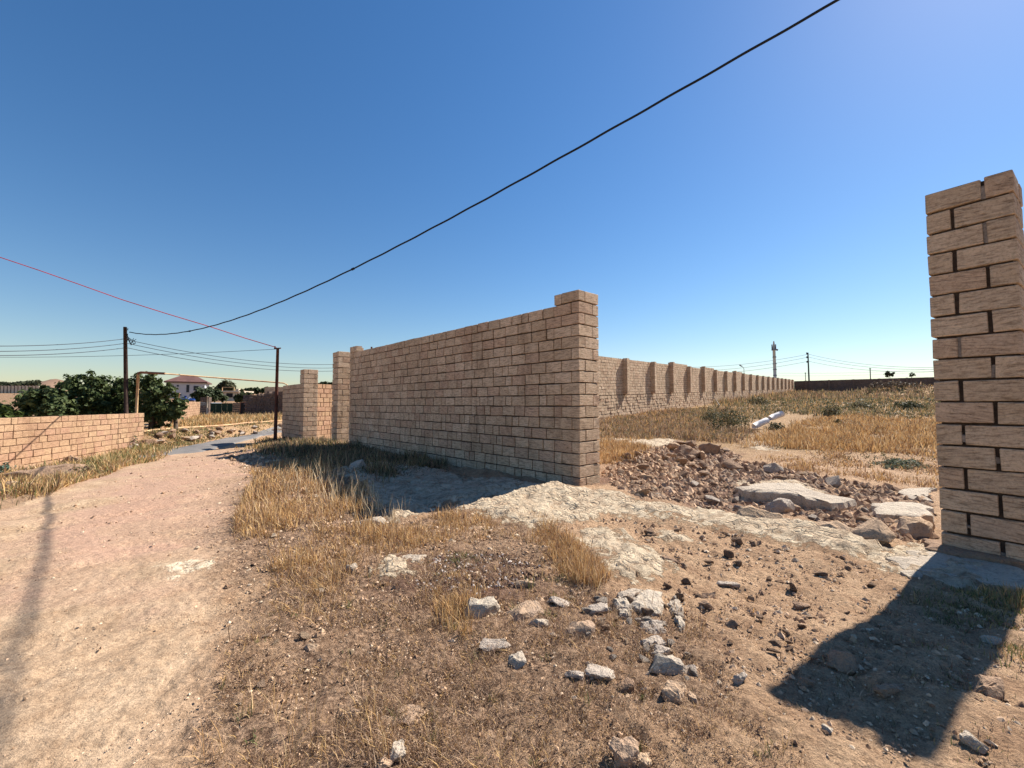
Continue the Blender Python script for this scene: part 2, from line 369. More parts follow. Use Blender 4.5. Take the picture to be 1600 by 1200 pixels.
# ------------------------------------------------------------------ ground
def build_ground():
    ax = np.concatenate([np.linspace(-180, -66, 30)[:-1], np.linspace(-66, 66, 760), np.linspace(66, 180, 30)[1:-1]])
    ax = np.radians(ax)
    r = np.concatenate([[0.0, 0.35, 0.6], np.exp(np.linspace(math.log(0.85), math.log(60), 500)), np.exp(np.linspace(math.log(62), math.log(1500), 60))])
    nA, nR = len(ax), len(r)
    R_, A_ = np.meshgrid(r, ax, indexing='ij')
    X = R_*np.sin(A_); Y = R_*np.cos(A_)
    Z = h_fn(X, Y)
    rk, dk, lt, pk = masks(X, Y)
    near = 1-sst(R_, 12, 30)
    # rock relief with low steps, litter roughness
    rel = fbm(X*2.6, Y*2.6, 4, 61); stp = np.floor((rel*0.5+0.5)*7)/7
    Z = Z+rk*(0.02+0.085*stp+0.03*fbm(X*9, Y*9, 3, 63))*near*(1-0.7*road_w(X, Y))
    rdw = road_w(X, Y)
    Z = Z+(1-rk)*(1-0.75*rdw)*0.034*fbm(X*7, Y*7, 4, 71, 0.65)*near
    Z = Z+(1-rk)*0.006*fbm(X*22, Y*22, 2, 77)*(1-sst(R_, 5, 10))
    # wheel ruts and wash lines on the dirt road
    u = X*0.62+Y*0.78
    Z = Z-rdw*0.035*sst(fbm(u*0.35, (X*0.78-Y*0.62)*2.2, 3, 83), 0.0, 0.35)*near+rdw*0.02*np.abs(fbm(u*0.9, (X*0.78-Y*0.62)*5.0, 3, 87))*near
    fld = sst(wall_s(X, Y), 3.0, 6.0)*sst(Y, 9, 13)
    fld = np.maximum(fld, sst(Y, 24, 40)*0.8); dk = np.maximum(dk, 0.55*sst(-X, 24, 32)*sst(Y, 18, 26)*(1-sst(Y, 130, 170)))
    pl = -15.8-0.085*(Y-18)
    fld = np.maximum(fld, sst(pl+1.3-X, 0, 0.5)*sst(Y, 16, 18)*0.9)
    V = np.stack([X, Y, Z], -1).reshape(-1, 3)
    i = np.arange(nR-1)[:, None]*nA; j = np.arange(nA)[None, :]; jn = (j+1) % nA
    Fc = np.stack([i+j, i+jn, i+nA+jn, i+nA+j], -1).reshape(-1, 4)[:, ::-1]
    me = np_mesh('ground', V, Fc, 4)
    for n, v in (('rock', rk), ('dark', dk), ('litter', lt), ('pink', pk), ('field', fld), ('road', rdw)): vattr(me, n, v.ravel())
    me.materials.append(M_GROUND)
    me.polygons.foreach_set('use_smooth', [True]*len(me.polygons))
    o = link('ground', me); tag(o, kind='structure')
    return o
build_ground()
def build_road():
    ys = np.concatenate([np.linspace(13.6, 30, 60), np.linspace(31, 60, 20)])
    lft = np.interp(ys, [13.6, 15.5, 19.5, 28.8, 42, 60], [-12.4, -13.35, -14.2, -16.1, -19, -23])
    rgt = np.interp(ys, [13.6, 15.4, 19, 23.4, 30, 42, 60], [-12.1, -11.2, -12.4, -13.9, -14.9, -16.6, -20])
    K = 14; V = []
    for y, a, b_ in zip(ys, lft, rgt):
        for k in range(K+1):
            t = k/K; x = a+(b_-a)*t
            e = 0.12*(vn(y*1.7, k*0+3, 2)-0.5) if k in (0, K) else 0
            z = float(h_fn(x, y))+0.045-(0.09 if k in (0, K) else 0)
            V.append((x+e, y, z))
    n = len(ys); Fc = [(i*(K+1)+j, i*(K+1)+j+1, (i+1)*(K+1)+j+1, (i+1)*(K+1)+j) for i in range(n-1) for j in range(K)]
    me = np_mesh('road', np.array(V), np.array(Fc), 4); o = link('road', me, M_ASPHALT, smooth=True); tag(o, kind='structure')
build_road()

# ------------------------------------------------------------------ block walls
_bc = {}
def brick_mesh(L_, D_, H_, m):
    kL = round(L_/0.06)*0.06; kD = round(D_/0.06)*0.06; v = RNG.randrange(6); key = (kL, kD, v, m.name)
    if key not in _bc:
        bm = bmesh.new(); bmesh.ops.create_cube(bm, size=1)
        rr = random.Random(hash((round(kL*100), round(kD*100), v)) & 0xffff)
        for q in bm.verts: q.co = Vector((q.co.x*kL, q.co.y*kD, q.co.z*0.19))+Vector([rr.uniform(-0.004, 0.004) for _ in range(3)])
        bmesh.ops.bevel(bm, geom=bm.edges[:], offset=0.006, segments=1, affect='EDGES')
        for q in bm.verts: q.co += Vector([rr.uniform(-0.0022, 0.0022) for _ in range(3)])
        me = bpy.data.meshes.new('brick'); bm.to_mesh(me); bm.free(); me.materials.append(m); _bc[key] = (me, kL, kD)
    return _bc[key]
CUBE_F = np.array([(0, 3, 2, 1), (4, 5, 6, 7), (0, 1, 5, 4), (1, 2, 6, 5), (2, 3, 7, 6), (3, 0, 4, 7)])
def boxes_mesh(name, B, jit=0.005, seed=1):
    B = np.array(B, float); n = len(B); r = np.random.RandomState(seed)
    x0, x1, y0, y1, z0, z1 = B.T
    V = np.stack([np.stack([x0, y0, z0], -1), np.stack([x1, y0, z0], -1), np.stack([x1, y1, z0], -1), np.stack([x0, y1, z0], -1),
                  np.stack([x0, y0, z1], -1), np.stack([x1, y0, z1], -1), np.stack([x1, y1, z1], -1), np.stack([x0, y1, z1], -1)], 1)
    V = V+r.uniform(-jit, jit, V.shape)
    Fc = (CUBE_F[None]+np.arange(n)[:, None, None]*8).reshape(-1, 4)
    me = np_mesh(name, V.reshape(-1, 3), Fc, 4); vattr(me, 'rnd', np.repeat(r.rand(n), 8)); return me
def place_brick(root, box, m, name='brick'):
    x0, x1, y0, y1, z0, z1 = box
    me, kL, kD = brick_mesh(x1-x0, y1-y0, z1-z0, m)
    o = bpy.data.objects.new(name, me); COL.objects.link(o); o.parent = root
    o.location = ((x0+x1)/2, (y0+y1)/2, (z0+z1)/2)
    o.scale = ((x1-x0)/kL, (y1-y0)/kD, (z1-z0)/0.19)
    o.rotation_euler = (RNG.uniform(-.006, .006), RNG.uniform(-.004, .004), RNG.uniform(-.012, .012))
    return o
def rowbricks(s0, s1, z, H_, y0, y1, r, phase, mix=(0.6, 0.22, 0.18), g=0.022, base=0.375):
    out = []; s = s0
    first = True
    while s < s1-0.05:
        q = r.random(); ln = base if q < mix[0] else (base*0.74 if q < mix[0]+mix[1] else base*0.5)
        if first and phase: ln = base*0.5 if phase == 1 else base
        first = False
        e = min(s+ln, s1)
        if s1-e < 0.09: e = s1
        pr = r.uniform(-0.007, 0.007); dz = r.uniform(-0.003, 0.003)
        out.append([s, e-g, y0+0, y1+pr, z+dz, z+H_-0.019+dz+r.uniform(-0.002, 0.003)]); s = e
    return out
def pinwheel(x0, y0, S, Lb, Wb, z, H_, odd):
    """ring of four blocks filling the square x0..x0+S, y0-S..y0 (y0 is the viewer face)"""
    t = z+H_-0.017; a, b_, c, d = x0, x0+S, y0-S, y0
    if odd:
        return [[a, a+Lb, d-Wb, d, z, t], [b_-Wb, b_, d-Lb, d, z, t], [b_-Lb, b_, c, c+Wb, z, t], [a, a+Wb, c, c+Lb, z, t]]
    return [[b_-Lb, b_, d-Wb, d, z, t], [a, a+Wb, d-Lb, d, z, t], [a, a+Lb, c, c+Wb, z, t], [b_-Wb, b_, c, c+Lb, z, t]]
def finish_wall(root, bricks, m, limit=300, order=None):
    bricks = sorted(bricks, key=order) if order else bricks
    for b_ in bricks[:limit]: place_brick(root, b_, m)
    rest = bricks[limit:]
    if rest:
        o = link('distant_brickwork', boxes_mesh('distant_brickwork', rest), m, root); o['kind'] = 'stuff'
def core(root, boxes, m, name='mortar'):
    o = link(name, boxes_mesh(name, boxes, 0.0), m, root); return o
def wall_root(name, p0, p1, z):
    d = np.array(p1)-np.array(p0); return empty(name, (p0[0], p0[1], z), math.atan2(d[1], d[0])), float(np.hypot(*d))

H_ = 0.2
# main wall
def main_wall():
    p1 = A0+UA*9.95; root, Ln = wall_root('block_wall', A0, p1, -0.02); r = random.Random(3)
    tag(root, 'long tall wall of tan limestone blocks in shade, ending in a pillar at the gateway', 'wall')
    B = []
    for k in range(17):
        z = k*H_; odd = k % 2 == 1
        S = 0.56; ring = pinwheel(0, 0, S, 0.385, 0.165, z, H_, not odd)
        if k < 16:
            if not odd:
                # long block on the face at the corner, courses run on from it
                ring[1] = [S-0.165, S, -0.385, -0.215, z, z+H_-0.013]; B += ring
                B += rowbricks(0.40, Ln-0.0, z, H_, -0.2, 0, r, 0, mix=(0.72, 0.15, 0.13) if k > 7 else (0.55, 0.25, 0.2))
            else:
                B += ring; B += rowbricks(S+0.014, Ln, z, H_, -0.2, 0, r, 0, mix=(0.72, 0.15, 0.13) if k > 7 else (0.55, 0.25, 0.2))
            if k > 0 and False: pass
            B.append([Ln-0.38, Ln-0.01, -0.56, -0.22, z, z+H_-0.013])
        else:
            B += ring
            B += [[Ln-0.56, Ln-0.2, -0.19, 0, z, z+H_-0.01], [Ln-0.17, Ln, -0.4, 0, z, z+H_-0.01]]
    for b_ in B: b_[3] = min(b_[3], 0.008)
    finish_wall(root, B, M_BRICK, 300, order=lambda b_: b_[0])
    core(root, [[0.03, 0.53, -0.53, -0.03, -0.5, 3.38], [0.53, Ln-0.03, -0.17, -0.035, -0.5, 3.185], [Ln-0.5, Ln-0.03, -0.5, -0.18, -0.5, 3.15]], M_MORTAR)
    core(root, [[-0.03, Ln+0.02, -0.25, 0.03, -0.5, -0.01]], M_MORTAR_W, 'footing')
main_wall()

# right-hand gate pillar
def pillar(name, label, cat, p, ang_u, rows, z0, S, Lb, Wb, m, hh=H_, group=None, mort=M_MORTAR):
    root = empty(name, (p[0], p[1], z0), ang_u); tag(root, label, cat, group)
    B = []
    for k in range(rows): B += pinwheel(0, 0, S, Lb, Wb, k*hh, hh, k % 2 == 1)
    r = random.Random(rows)
    for b_ in B:
        b_[5] += r.uniform(-0.003, 0.004); e = r.uniform(-0.004, 0.004); b_[3] += e
    for b_ in B: place_brick(root, b_, m)
    core(root, [[0.035, S-0.035, -S+0.035, -0.035, -0.5, rows*hh-0.03]], mort)
    pats = []
    for k in range(rows):      # remains of mortar squeezed into some of the open upright joints
        q = r.random()
        if q < 0.62:
            x0, x1 = (Wb, S-Lb) if k % 2 == 0 else (Lb, S-Wb)
            za = k*hh+(0.0 if q < 0.4 else r.uniform(0.03, 0.09)); zb_ = k*hh+(hh-0.015 if q < 0.2 else r.uniform(0.07, 0.15))
            if zb_ > za+0.02: pats.append([x0-0.002, x1+0.002, -0.05, -0.012+r.uniform(-0.012, 0.006), za, zb_])
    if pats: o = link('mortar_patches', boxes_mesh('mortar_patches', pats, 0.006, rows), M_MORTAR_P, root)
    return root
# viewer face runs from the left corner towards the camera; local +y is the viewer side, so walk right-to-left
uB = np.array([0.566, -0.824]); B0 = np.array([4.09, 4.06]); B1 = B0+uB*0.565
pillar('gate_pillar', 'free-standing pillar of weathered blocks at the right edge, with open dark upright joints', 'pillar',
       B1, math.atan2(-uB[1], -uB[0]), 17, 0.0, 0.565, 0.37, 0.168, M_BRICK_B, 0.205)
# pillar C beyond the far end of the main wall
C0 = A0+UA*11.02
pillar('gate_pillar', 'tall narrow block pillar standing just past the far end of the long wall', 'pillar',
       C0, math.atan2(UA[1], UA[0]), 17, -0.05, 0.56, 0.385, 0.165, M_BRICK)

# wall D with its raised end pillar
def wall_d():
    p0 = np.array([-8.72, 17.55]); p1 = p0+UA*3.25; root, Ln = wall_root('block_wall', p0, p1, -0.10); r = random.Random(5)
    tag(root, 'low dark block wall with a raised corner pillar beside the steel pole at the road', 'wall')
    B = []
    for k in range(15):
        z = k*H_; ring = pinwheel(0, 0, 0.56, 0.385, 0.165, z, H_, k % 2 == 0); B += ring
        if k < 12: B += rowbricks(0.574, Ln, z, H_, -0.2, 0, r, 1+k % 2)
    finish_wall(root, B, M_BRICK, 300)
    core(root, [[0.03, 0.53, -0.53, -0.03, -0.5, 2.98], [0.53, Ln-0.03, -0.18, -0.022, -0.5, 2.385]], M_MORTAR)
    # sunlit return wall behind it
    q0 = np.array([-8.32, 17.92]); q1 = q0+np.array([0.3, 0.95])*4.5
    root2, L2 = wall_root('block_wall', q1, q0, -0.10)
    tag(root2, 'bright sunlit block wall seen in the gap between two pillars', 'wall')
    B = []
    for k in range(12): B += rowbricks(0, L2, k*H_, H_, -0.2, 0, r, 1+k % 2)
    # local +y faces the gap: flip so blocks stand behind the face
    finish_wall(root2, B, M_BRICK_W, 300)
    core(root2, [[0.03, L2-0.03, -0.18, -0.02, -0.5, 2.38]], M_MORTAR_W)
wall_d()

# low sunlit wall on the left
def wall_w():
    p1 = np.array([-13.3, 10.9]); p0 = np.array([-15.4, 17.6]); d = (p1-p0)/np.hypot(*(p1-p0)); p2 = p1+d*2.2
    root, Ln = wall_root('block_wall', p0, p2, -0.46); r = random.Random(8)
    tag(root, 'low sunlit wall of pinkish limestone blocks along the left roadside, trees behind it', 'wall')
    B = []
    for k in range(8):
        bb = rowbricks(0, Ln, k*0.19, 0.19, -0.2, 0, r, 1+k % 2, mix=(0.62, 0.2, 0.18), g=0.012, base=0.41)
        for b_ in bb: b_[3] += r.uniform(-0.006, 0.008)
        B += bb
    finish_wall(root, B, M_BRICK_W, 300)
    core(root, [[0.03, Ln-0.03, -0.18, -0.018, -0.5, 8*0.19-0.03]], M_MORTAR_W)
wall_w()

# long compound wall with pilasters
def compound():
    d = np.array([0.630, 0.776]); p0 = np.array([5.6, 26.8])-d*8; p1 = p0+d*(8+116.5)
    # viewer on the right of travel p0->p1, so walk back p1->p0
    root, Ln = wall_root('compound_wall', p1, p0, 0.0); r = random.Random(12)
    tag(root, 'very long block wall with dark pilasters running back along the weedy field', 'wall')
    slope = 0.0414*0.776
    zb = lambda s: 1.97+(Ln-8-s)*slope        # bottom of the brick part (local x=s from the far end)
    B = []; PL = []; s = Ln
    # panels step every pilaster
    xs = [Ln-8-(v-26.8)/0.776 for v in (29.7, 33.8, 37.3, 41.2, 45.2, 49.2, 53.3, 57.4, 61.9, 66.4, 71.0, 75.6, 80.4, 85.4, 90.5, 95.8, 101.2, 106.8, 112.5)]
    edges = [Ln]+xs+[0.0]
    tall = {3: 1, 5: 1, 8: 1}
    for i in range(len(edges)-1):
        a, b_ = edges[i+1], edges[i]; z0 = zb(b_)+0.02; rows = 13+tall.get(i, 0)
        topz = zb((a+b_)/2)+2.55
        for k in range(rows):
            bb = rowbricks(a, b_, z0+k*0.195, 0.195, -0.2, 0, r, 1+k % 2); 
            for q in bb:
                q[4] += (zb((q[0]+q[1])/2)-zb(b_)); q[5] += (zb((q[0]+q[1])/2)-zb(b_))
            B += bb
        PL.append((a, b_, z0))
    o = link('brickwork', boxes_mesh('brickwork', B, 0.006), M_BRICK, root); o['kind'] = 'stuff'
    cb = []
    for a, b_, z0 in PL:
        n = 6
        for k in range(n):
            u0 = a+(b_-a)*k/n; u1 = a+(b_-a)*(k+1)/n; zz = min(zb(u0), zb(u1)); cb.append([u0, u1, -0.18, -0.02, zz-2.2, zz+2.3])
    core(root, cb, M_MORTAR)
    for i, x in enumerate(xs):
        z0 = zb(x); PB = []
        rows = 13+(1 if (i+1) in (3, 5, 8) else 0)
        for k in range(rows):
            z = z0+0.05+k*0.195
            if k % 2: PB += [[x-0.2, x+0.18, 0.0, 0.33, z, z+0.18]]
            else: PB += [[x-0.2, x-0.02, 0.0, 0.33, z, z+0.18], [x, x+0.18, 0.0, 0.33, z, z+0.18]]
        link('pilaster', boxes_mesh('pilaster', PB, 0.005, i), M_BRICK, root)
    # rougher stone plinth
    RB = []
    for k in range(8):
        s = 0.0
        while s < Ln:
            w = r.uniform(0.22, 0.46); zz = zb(s+w/2)-0.01-(k+1)*0.2
            RB.append([s, s+w-0.02, -0.2, 0.03+r.uniform(-0.02, 0.03), zz+r.uniform(0, 0.008), zz+0.183+r.uniform(-0.01, 0.008)]); s += w
    o = link('rubble_plinth', boxes_mesh('rubble_plinth', RB, 0.010, 4), M_BRICK, root); o['kind'] = 'stuff'
    # far cross wall, in shade
    f0 = p1+d*0.1; f1 = f0+np.array([0.776, -0.63])*62
    root, L3 = wall_root('boundary_wall', f1, f0, 0.0)
    tag(root, 'dark shaded block wall closing the far side of the field below the power poles', 'wall')
    B = []
    zf = lambda s: 8.0+0.01*s-2.9   # s from f1 end
    for k in range(-6, 14):
        bb = rowbricks(0, L3, 0, 0.2, -0.2, 0, r, 1+k % 2, base=0.8)
        for q in bb: dz = 5.15+k*0.2; q[4] += dz; q[5] += dz
        B += bb
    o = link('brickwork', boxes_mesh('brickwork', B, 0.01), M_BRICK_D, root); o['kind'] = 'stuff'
    core(root, [[0, L3, -0.18, -0.03, 2.5, 7.85]], M_MORTAR)
    for i in range(12):
        x = 3+i*5.1; link('pilaster', boxes_mesh('pilaster', [[x, x+0.4, 0.0, 0.2, 3, 7.98]], 0.01, i), M_BRICK_D, root)
compound()

# ------------------------------------------------------------------ tubes, poles, cables
def tube_mesh(name, pts, rad, n=8, cap=True):
    pts = [Vector(p) for p in pts]; k = len(pts); rad = rad if hasattr(rad, '__len__') else [rad]*k
    V = []; Fc = []
    for i, p in enumerate(pts):
        t = (pts[min(i+1, k-1)]-pts[max(i-1, 0)]).normalized()
        a = t.cross(Vector((0, 0, 1)))
        if a.length < 0.05: a = t.cross(Vector((0, 1, 0)))
        a.normalize(); b_ = t.cross(a)
        for j in range(n):
            q = 2*math.pi*j/n; V.append(p+(a*math.cos(q)+b_*math.sin(q))*rad[i])
    for i in range(k-1):
        for j in range(n): Fc.append((i*n+j, i*n+(j+1) % n, (i+1)*n+(j+1) % n, (i+1)*n+j))
    me = bpy.data.meshes.new(name)
    if cap: Fc.append(tuple(range(n))); Fc.append(tuple(reversed(range((k-1)*n, k*n))))
    me.from_pydata([tuple(v) for v in V], [], Fc); me.update(); return me
def tube(name, pts, rad, m, parent=None, n=8):
    o = link(name, tube_mesh(name, pts, rad, n), m, parent, smooth=True); return o
def sag(a, b_, s, n=32):
    a = Vector(a); b_ = Vector(b_); return [a.lerp(b_, i/n)+Vector((0, 0, -s*4*(i/n)*(1-i/n))) for i in range(n+1)]
def xyz(px, py, Y):
    u = (px-800)/F; v = (600-py)/F; dy = math.cos(PITCH)-v*math.sin(PITCH)
    return Vector((u*Y/dy, Y, EYE+(math.sin(PITCH)+v*math.cos(PITCH))*Y/dy))

def poles():
    # wooden pole behind the low wall
    t = xyz(195.5, 511, 18.2); bt = (xyz(199.5, 655, 18.2).x, 18.2, float(h_fn(t.x, 18.2))-0.3)
    r = empty('utility_pole', (bt[0], bt[1], 0)); tag(r, 'dark wooden utility pole rising behind the low wall among the trees', 'pole')
    o = tube('pole', [Vector(bt)-r.location, Vector((t.x, 18.2, t.z))-r.location], [0.09, 0.065], M_WOOD, r, 10)
    for z in (0.12, 0.36, 0.6, 0.85):
        tube('bracket', [Vector((t.x-r.location.x+0.0, 0, t.z-z)), Vector((t.x-r.location.x+0.17, -0.05, t.z-z-0.02)), Vector((t.x-r.location.x+0.17, -0.05, t.z-z+0.06))], 0.014, M_CABLE, r, 6)
    # junction knot of wires
    j = xyz(209.5, 532, 18.0)-r.location; rr = random.Random(4)
    for k in range(5):
        a = j+Vector((rr.uniform(-.12, .12), 0, rr.uniform(-.12, .12)))
        tube('wire_loop', [Vector((t.x-r.location.x+0.05, 0, t.z-0.22-0.05*k)), (a+Vector((-.05, 0, -.1))), j+Vector((rr.uniform(-.06, .1), 0, rr.uniform(-.2, .12)))], 0.011, M_CABLE, r, 5)
    # steel pole by the road
    Y = 18.9; t2 = xyz(434, 544, Y); zb_ = float(h_fn(t2.x, Y))
    r2 = empty('utility_pole', (t2.x, Y, zb_)); tag(r2, 'slim dark steel pole standing at the bend of the paved road by the low wall', 'pole')
    tube('pole', [(0, 0, -0.3), (0, 0, t2.z-zb_)], [0.075, 0.06], M_RUST, r2, 10)
    tube('crossbar', [(-0.16, 0, t2.z-zb_-0.02), (0.14, 0, t2.z-zb_+0.0)], 0.03, M_RUST, r2, 6)
    tube('insulator', [(-0.13, 0, t2.z-zb_+0.0), (-0.13, 0, t2.z-zb_+0.09)], 0.03, M_CABLE, r2, 6)
    # main black cable crossing the whole view
    Q = np.array([-16.6, 18.0]); R_ = np.array([0, 7.85]); n_ = np.array([-(R_-Q)[1], (R_-Q)[0]])
    cab = [(1420, -66), (1310, 0), (1200, 64), (1100, 121), (1000, 177), (900, 232), (800, 289), (688, 349), (600, 396), (500, 444), (400, 487), (340, 507), (290, 518.5), (240, 523), (204, 519)]
    P3 = []
    for a, b_ in cab:
        u = (a-800)/F; v = (600-b_)/F; d = np.array([u, math.cos(PITCH)-v*math.sin(PITCH), math.sin(PITCH)+v*math.cos(PITCH)])
        t_ = (n_@Q)/(n_@d[:2]); p = d*t_+np.array([0, 0, EYE]); P3.append(p)
    P3 = np.array(P3); s_ = (P3[:, :2]-Q)@(R_-Q)/np.hypot(*(R_-Q))
    cf = np.polyfit(s_, P3[:, 2], 3); dd = (R_-Q)/np.hypot(*(R_-Q))
    ss = np.linspace(0.15, 38, 120); pts = [(Q[0]+dd[0]*s, Q[1]+dd[1]*s, float(np.polyval(cf, s)) if s <= s_.max() else float(np.polyval(cf, s_.max())+np.polyval(np.polyder(cf), s_.max())*(s-s_.max()))) for s in ss]
    # two twisted cores
    import math as _m
    strands = []
    root = empty('power_cable', (0, 0, 0)); tag(root, 'thick black cable sweeping from the wooden pole up and out over the wall', 'cable')
    fine = []
    for i in range(len(pts)-1):
        for k in range(4): fine.append(tuple(np.array(pts[i])*(1-k/4)+np.array(pts[i+1])*k/4))
    pp = [(p[0], p[1], p[2]+0.004*_m.sin(i*0.5)) for i, p in enumerate(fine)]
    tube('cable_core', pp, 0.018, M_CABLE, root, 8)
    for i in (18, 46): tube('cable_tie', [pp[i*4], pp[i*4+1]], 0.03, M_CABLE, root, 8)
    # red cable
    a = xyz(-60, 385, 9.0); b_ = Vector((t2.x, Y, t2.z)); 
    q = []
    for i, (px, py) in enumerate([(-60, 381), (0, 402), (60, 422), (120, 443), (190, 468), (260, 490), (330, 511), (385, 529), (432, 543)]):
        f = [0, .055, .12, .19, .29, .42, .60, .79, 1][i]; q.append(xyz(px, py, 15.5+(Y-15.5)*f))
    o = tube('cable', q, 0.017, M_RED, None, 6); tag(o, 'thin red cable sloping down from the left edge to the steel pole', 'cable')
    # wires running left from the wooden pole, and on to the right behind the walls
    w = []
    for (pa, pb) in (((-40, 540.5), (194, 529.5)), ((-40, 549), (195, 536.5)), ((-40, 555.5), (195, 543.5))): w.append(('left', xyz(*pa, 13), xyz(*pb, 18.2), 0.10))
    for (pa, pb) in (((199, 531), (560, 567.5)), ((199, 536.5), (560, 573)), ((199, 543.5), (560, 577.5))): w.append(('right', xyz(*pa, 18.2), xyz(*pb, 27), 0.45))
    nm = {'left': ['uppermost', 'middle', 'lowest'], 'right': ['uppermost', 'middle', 'lowest']}; c = {'left': 0, 'right': 0}
    for side, p, q_, s in w:
        o = tube('wire', sag(p, q_, s), 0.0125, M_WIRE, None, 5)
        k = nm[side][c[side]]; c[side] += 1
        tag(o, ('%s of the three wires running left from the wooden pole over the trees' if side == 'left' else '%s of the three wires sagging right from the wooden pole to behind the narrow pillar') % k, 'wire', 'wires on the wooden pole')
    o = tube('wire', sag(xyz(-40, 558, 22), xyz(432, 545.5, 18.9), 0.12), 0.010, M_WIRE, None, 5); tag(o, 'thin wire passing behind the wooden pole to the top of the steel pole', 'wire')
    # elevated gas pipe
    pz = [xyz(212.5, 660, 18.4), xyz(211.5, 583, 18.4), xyz(443, 598.5, 20.3)]
    r3 = empty('overhead_gas_pipe', (pz[0].x, 18.4, 0)); tag(r3, 'faded yellow gas pipe standing behind the low wall and bridging the road at head height', 'pipe')
    lo = r3.location
    tube('riser', [Vector((0, 0, -0.4)), Vector((0, 0, pz[1].z-0.05))], 0.05, M_YPIPE, r3, 10)
    c_ = pz[1].copy(); e = pz[2].copy()
    tube('elbow', [Vector((0, 0, pz[1].z-0.06)), Vector((0.02, 0, pz[1].z+0.0)), Vector((0.1, 0.02, pz[1].z+0.03)), Vector((0.95, 0.28, pz[1].z+0.0))], 0.055, M_RPIPE, r3, 10)
    tube('span', [Vector((0.9, 0.27, pz[1].z+0.0)), e-lo, e-lo+Vector((0.15, 0.05, -0.08)), e-lo+Vector((0.2, 0.1, -0.35))], 0.032, M_YPIPE, r3, 10)
    # low gas pipe along the road
    q = []
    for y in np.linspace(16.6, 44, 30):
        x = -15.72-0.085*(y-18)-(0.04*(y-30) if y > 30 else 0); q.append((x, y, max(0.20, float(h_fn(x, y))+0.06)+0.02))
    r4 = empty('gas_pipe', (q[0][0], q[0][1], 0)); tag(r4, 'thin pale yellow pipe running low along the far bank of the road', 'pipe')
    tube('pipe_run', [Vector(p)-r4.location for p in q], 0.038, M_YPIPE, r4, 8)
    for i in range(2, 29, 6):
        p = Vector(q[i])-r4.location; tube('support', [p+Vector((0, 0, -0.5)), p], 0.03, M_RPIPE, r4, 6)
    # right-hand distance: mast, poles, lamp, wires
    mc = simple('galvanised_mast', (0.42, 0.47, 0.5), 0.6, 0.2, 2); md = simple('mast_fittings', (0.16, 0.18, 0.22), 0.6, 0.2, 2)
    b0 = xyz(1211.5, 600, 250); r5 = empty('telecom_mast', (b0.x, 250, 10)); tag(r5, 'tall pale telecom mast with antennas on top beyond the end of the long wall', 'mast')
    zt = xyz(1211, 545, 250).z-10; 
    tube('shaft', [(0, 0, -2), (-0.2, 0, zt+1)], [0.95, 0.75], mc, r5, 12)
    for z in (8.6, 12.1, 15.5, 19.5): tube('ring', [(-0.03, 0, z), (-0.03, 0, z+0.45)], 1.05, md, r5, 12)
    for k in range(6):
        a = k*math.pi/3; tube('antenna', [(1.1*math.cos(a)-0.25, 1.1*math.sin(a), zt-0.6), (1.1*math.cos(a)-0.25, 1.1*math.sin(a), zt+2.6)], 0.28, md if k % 2 else mc, r5, 6)
    tube('platform', [(-0.2, 0, zt-0.9), (-0.2, 0, zt-0.4)], 1.35, md, r5, 12)
    tube('dish', [(1.1, -0.4, zt-1.1), (1.5, -0.6, zt-0.3)], 0.55, md, r5, 10)
    tube('top_spike', [(-0.2, 0, zt+0.6), (-0.2, 0, zt+4.6)], [0.8, 0.3], mc, r5, 8)
    mp = simple('dark_concrete_pole', (0.06, 0.075, 0.085), 0.8, 0.2, 2)
    b1 = xyz(1264.5, 600, 128); r6 = empty('power_pole', (b1.x, 128, 5)); tag(r6, 'dark power pole with three stacked insulators right of the telecom mast', 'pole')
    zt = xyz(1264, 551, 128).z-5; tube('pole', [(0, 0, -1), (-0.1, 0, zt)], [0.24, 0.17], mp, r6, 8)
    for dz in (0.15, 1.35, 2.75):
        tube('crossarm', [(-0.1, 0, zt-dz-0.3), (-0.5, 0, zt-dz-0.1)], 0.12, mp, r6, 6); tube('insulator', [(-0.45, 0, zt-dz-0.35), (-0.45, 0, zt-dz+0.2)], 0.17, mp, r6, 6)
    for px, top, Y_, lab in ((1259, 582, 150, 'short thin grey pole just left of the dark power pole'), (1360.5, 575, 110, 'thin lone pole behind the dark wall between power pole and gate pillar')):
        b2 = xyz(px, 600, Y_); zt2 = xyz(px, top, Y_).z-5; r7 = empty('power_pole', (b2.x, Y_, 5)); tag(r7, lab, 'pole')
        tube('pole', [(0, 0, -1), (0, 0, zt2)], 0.11, mp, r7, 6); tube('crossarm', [(-0.3, 0, zt2-0.2), (0.3, 0, zt2-0.2)], 0.06, mp, r7, 5)
    b3 = xyz(1163, 600, 110); zt3 = xyz(1163, 573, 110).z-4; r8 = empty('street_lamp', (b3.x, 110, 4)); tag(r8, 'small curved street lamp showing over the long wall', 'street lamp')
    tube('post', [(0, 0, -1), (0, 0, zt3-0.6), (-0.15, 0, zt3-0.2), (-0.6, 0, zt3+0.15)], 0.08, mc, r8, 6); tube('lamp_head', [(-0.5, 0, zt3+0.12), (-1.1, 0, zt3+0.42)], 0.17, md, r8, 6)
    T = xyz(1263.5, 553, 128); 
    far = [((1000, 585), 553.5, 2.5), ((1000, 592), 558, 2.5), ((1000, 596), 564.5, 2.5)]
    lab = ['highest', 'middle', 'lowest']
    for i, (e_, y0, s) in enumerate(far):
        o = tube('wire', sag(xyz(e_[0], e_[1]-14, 150), xyz(1263, y0, 128), 2.0), 0.05, M_FARWIRE, None, 4); tag(o, lab[i]+' faint line running left from the dark power pole past the mast', 'wire', 'far power lines')
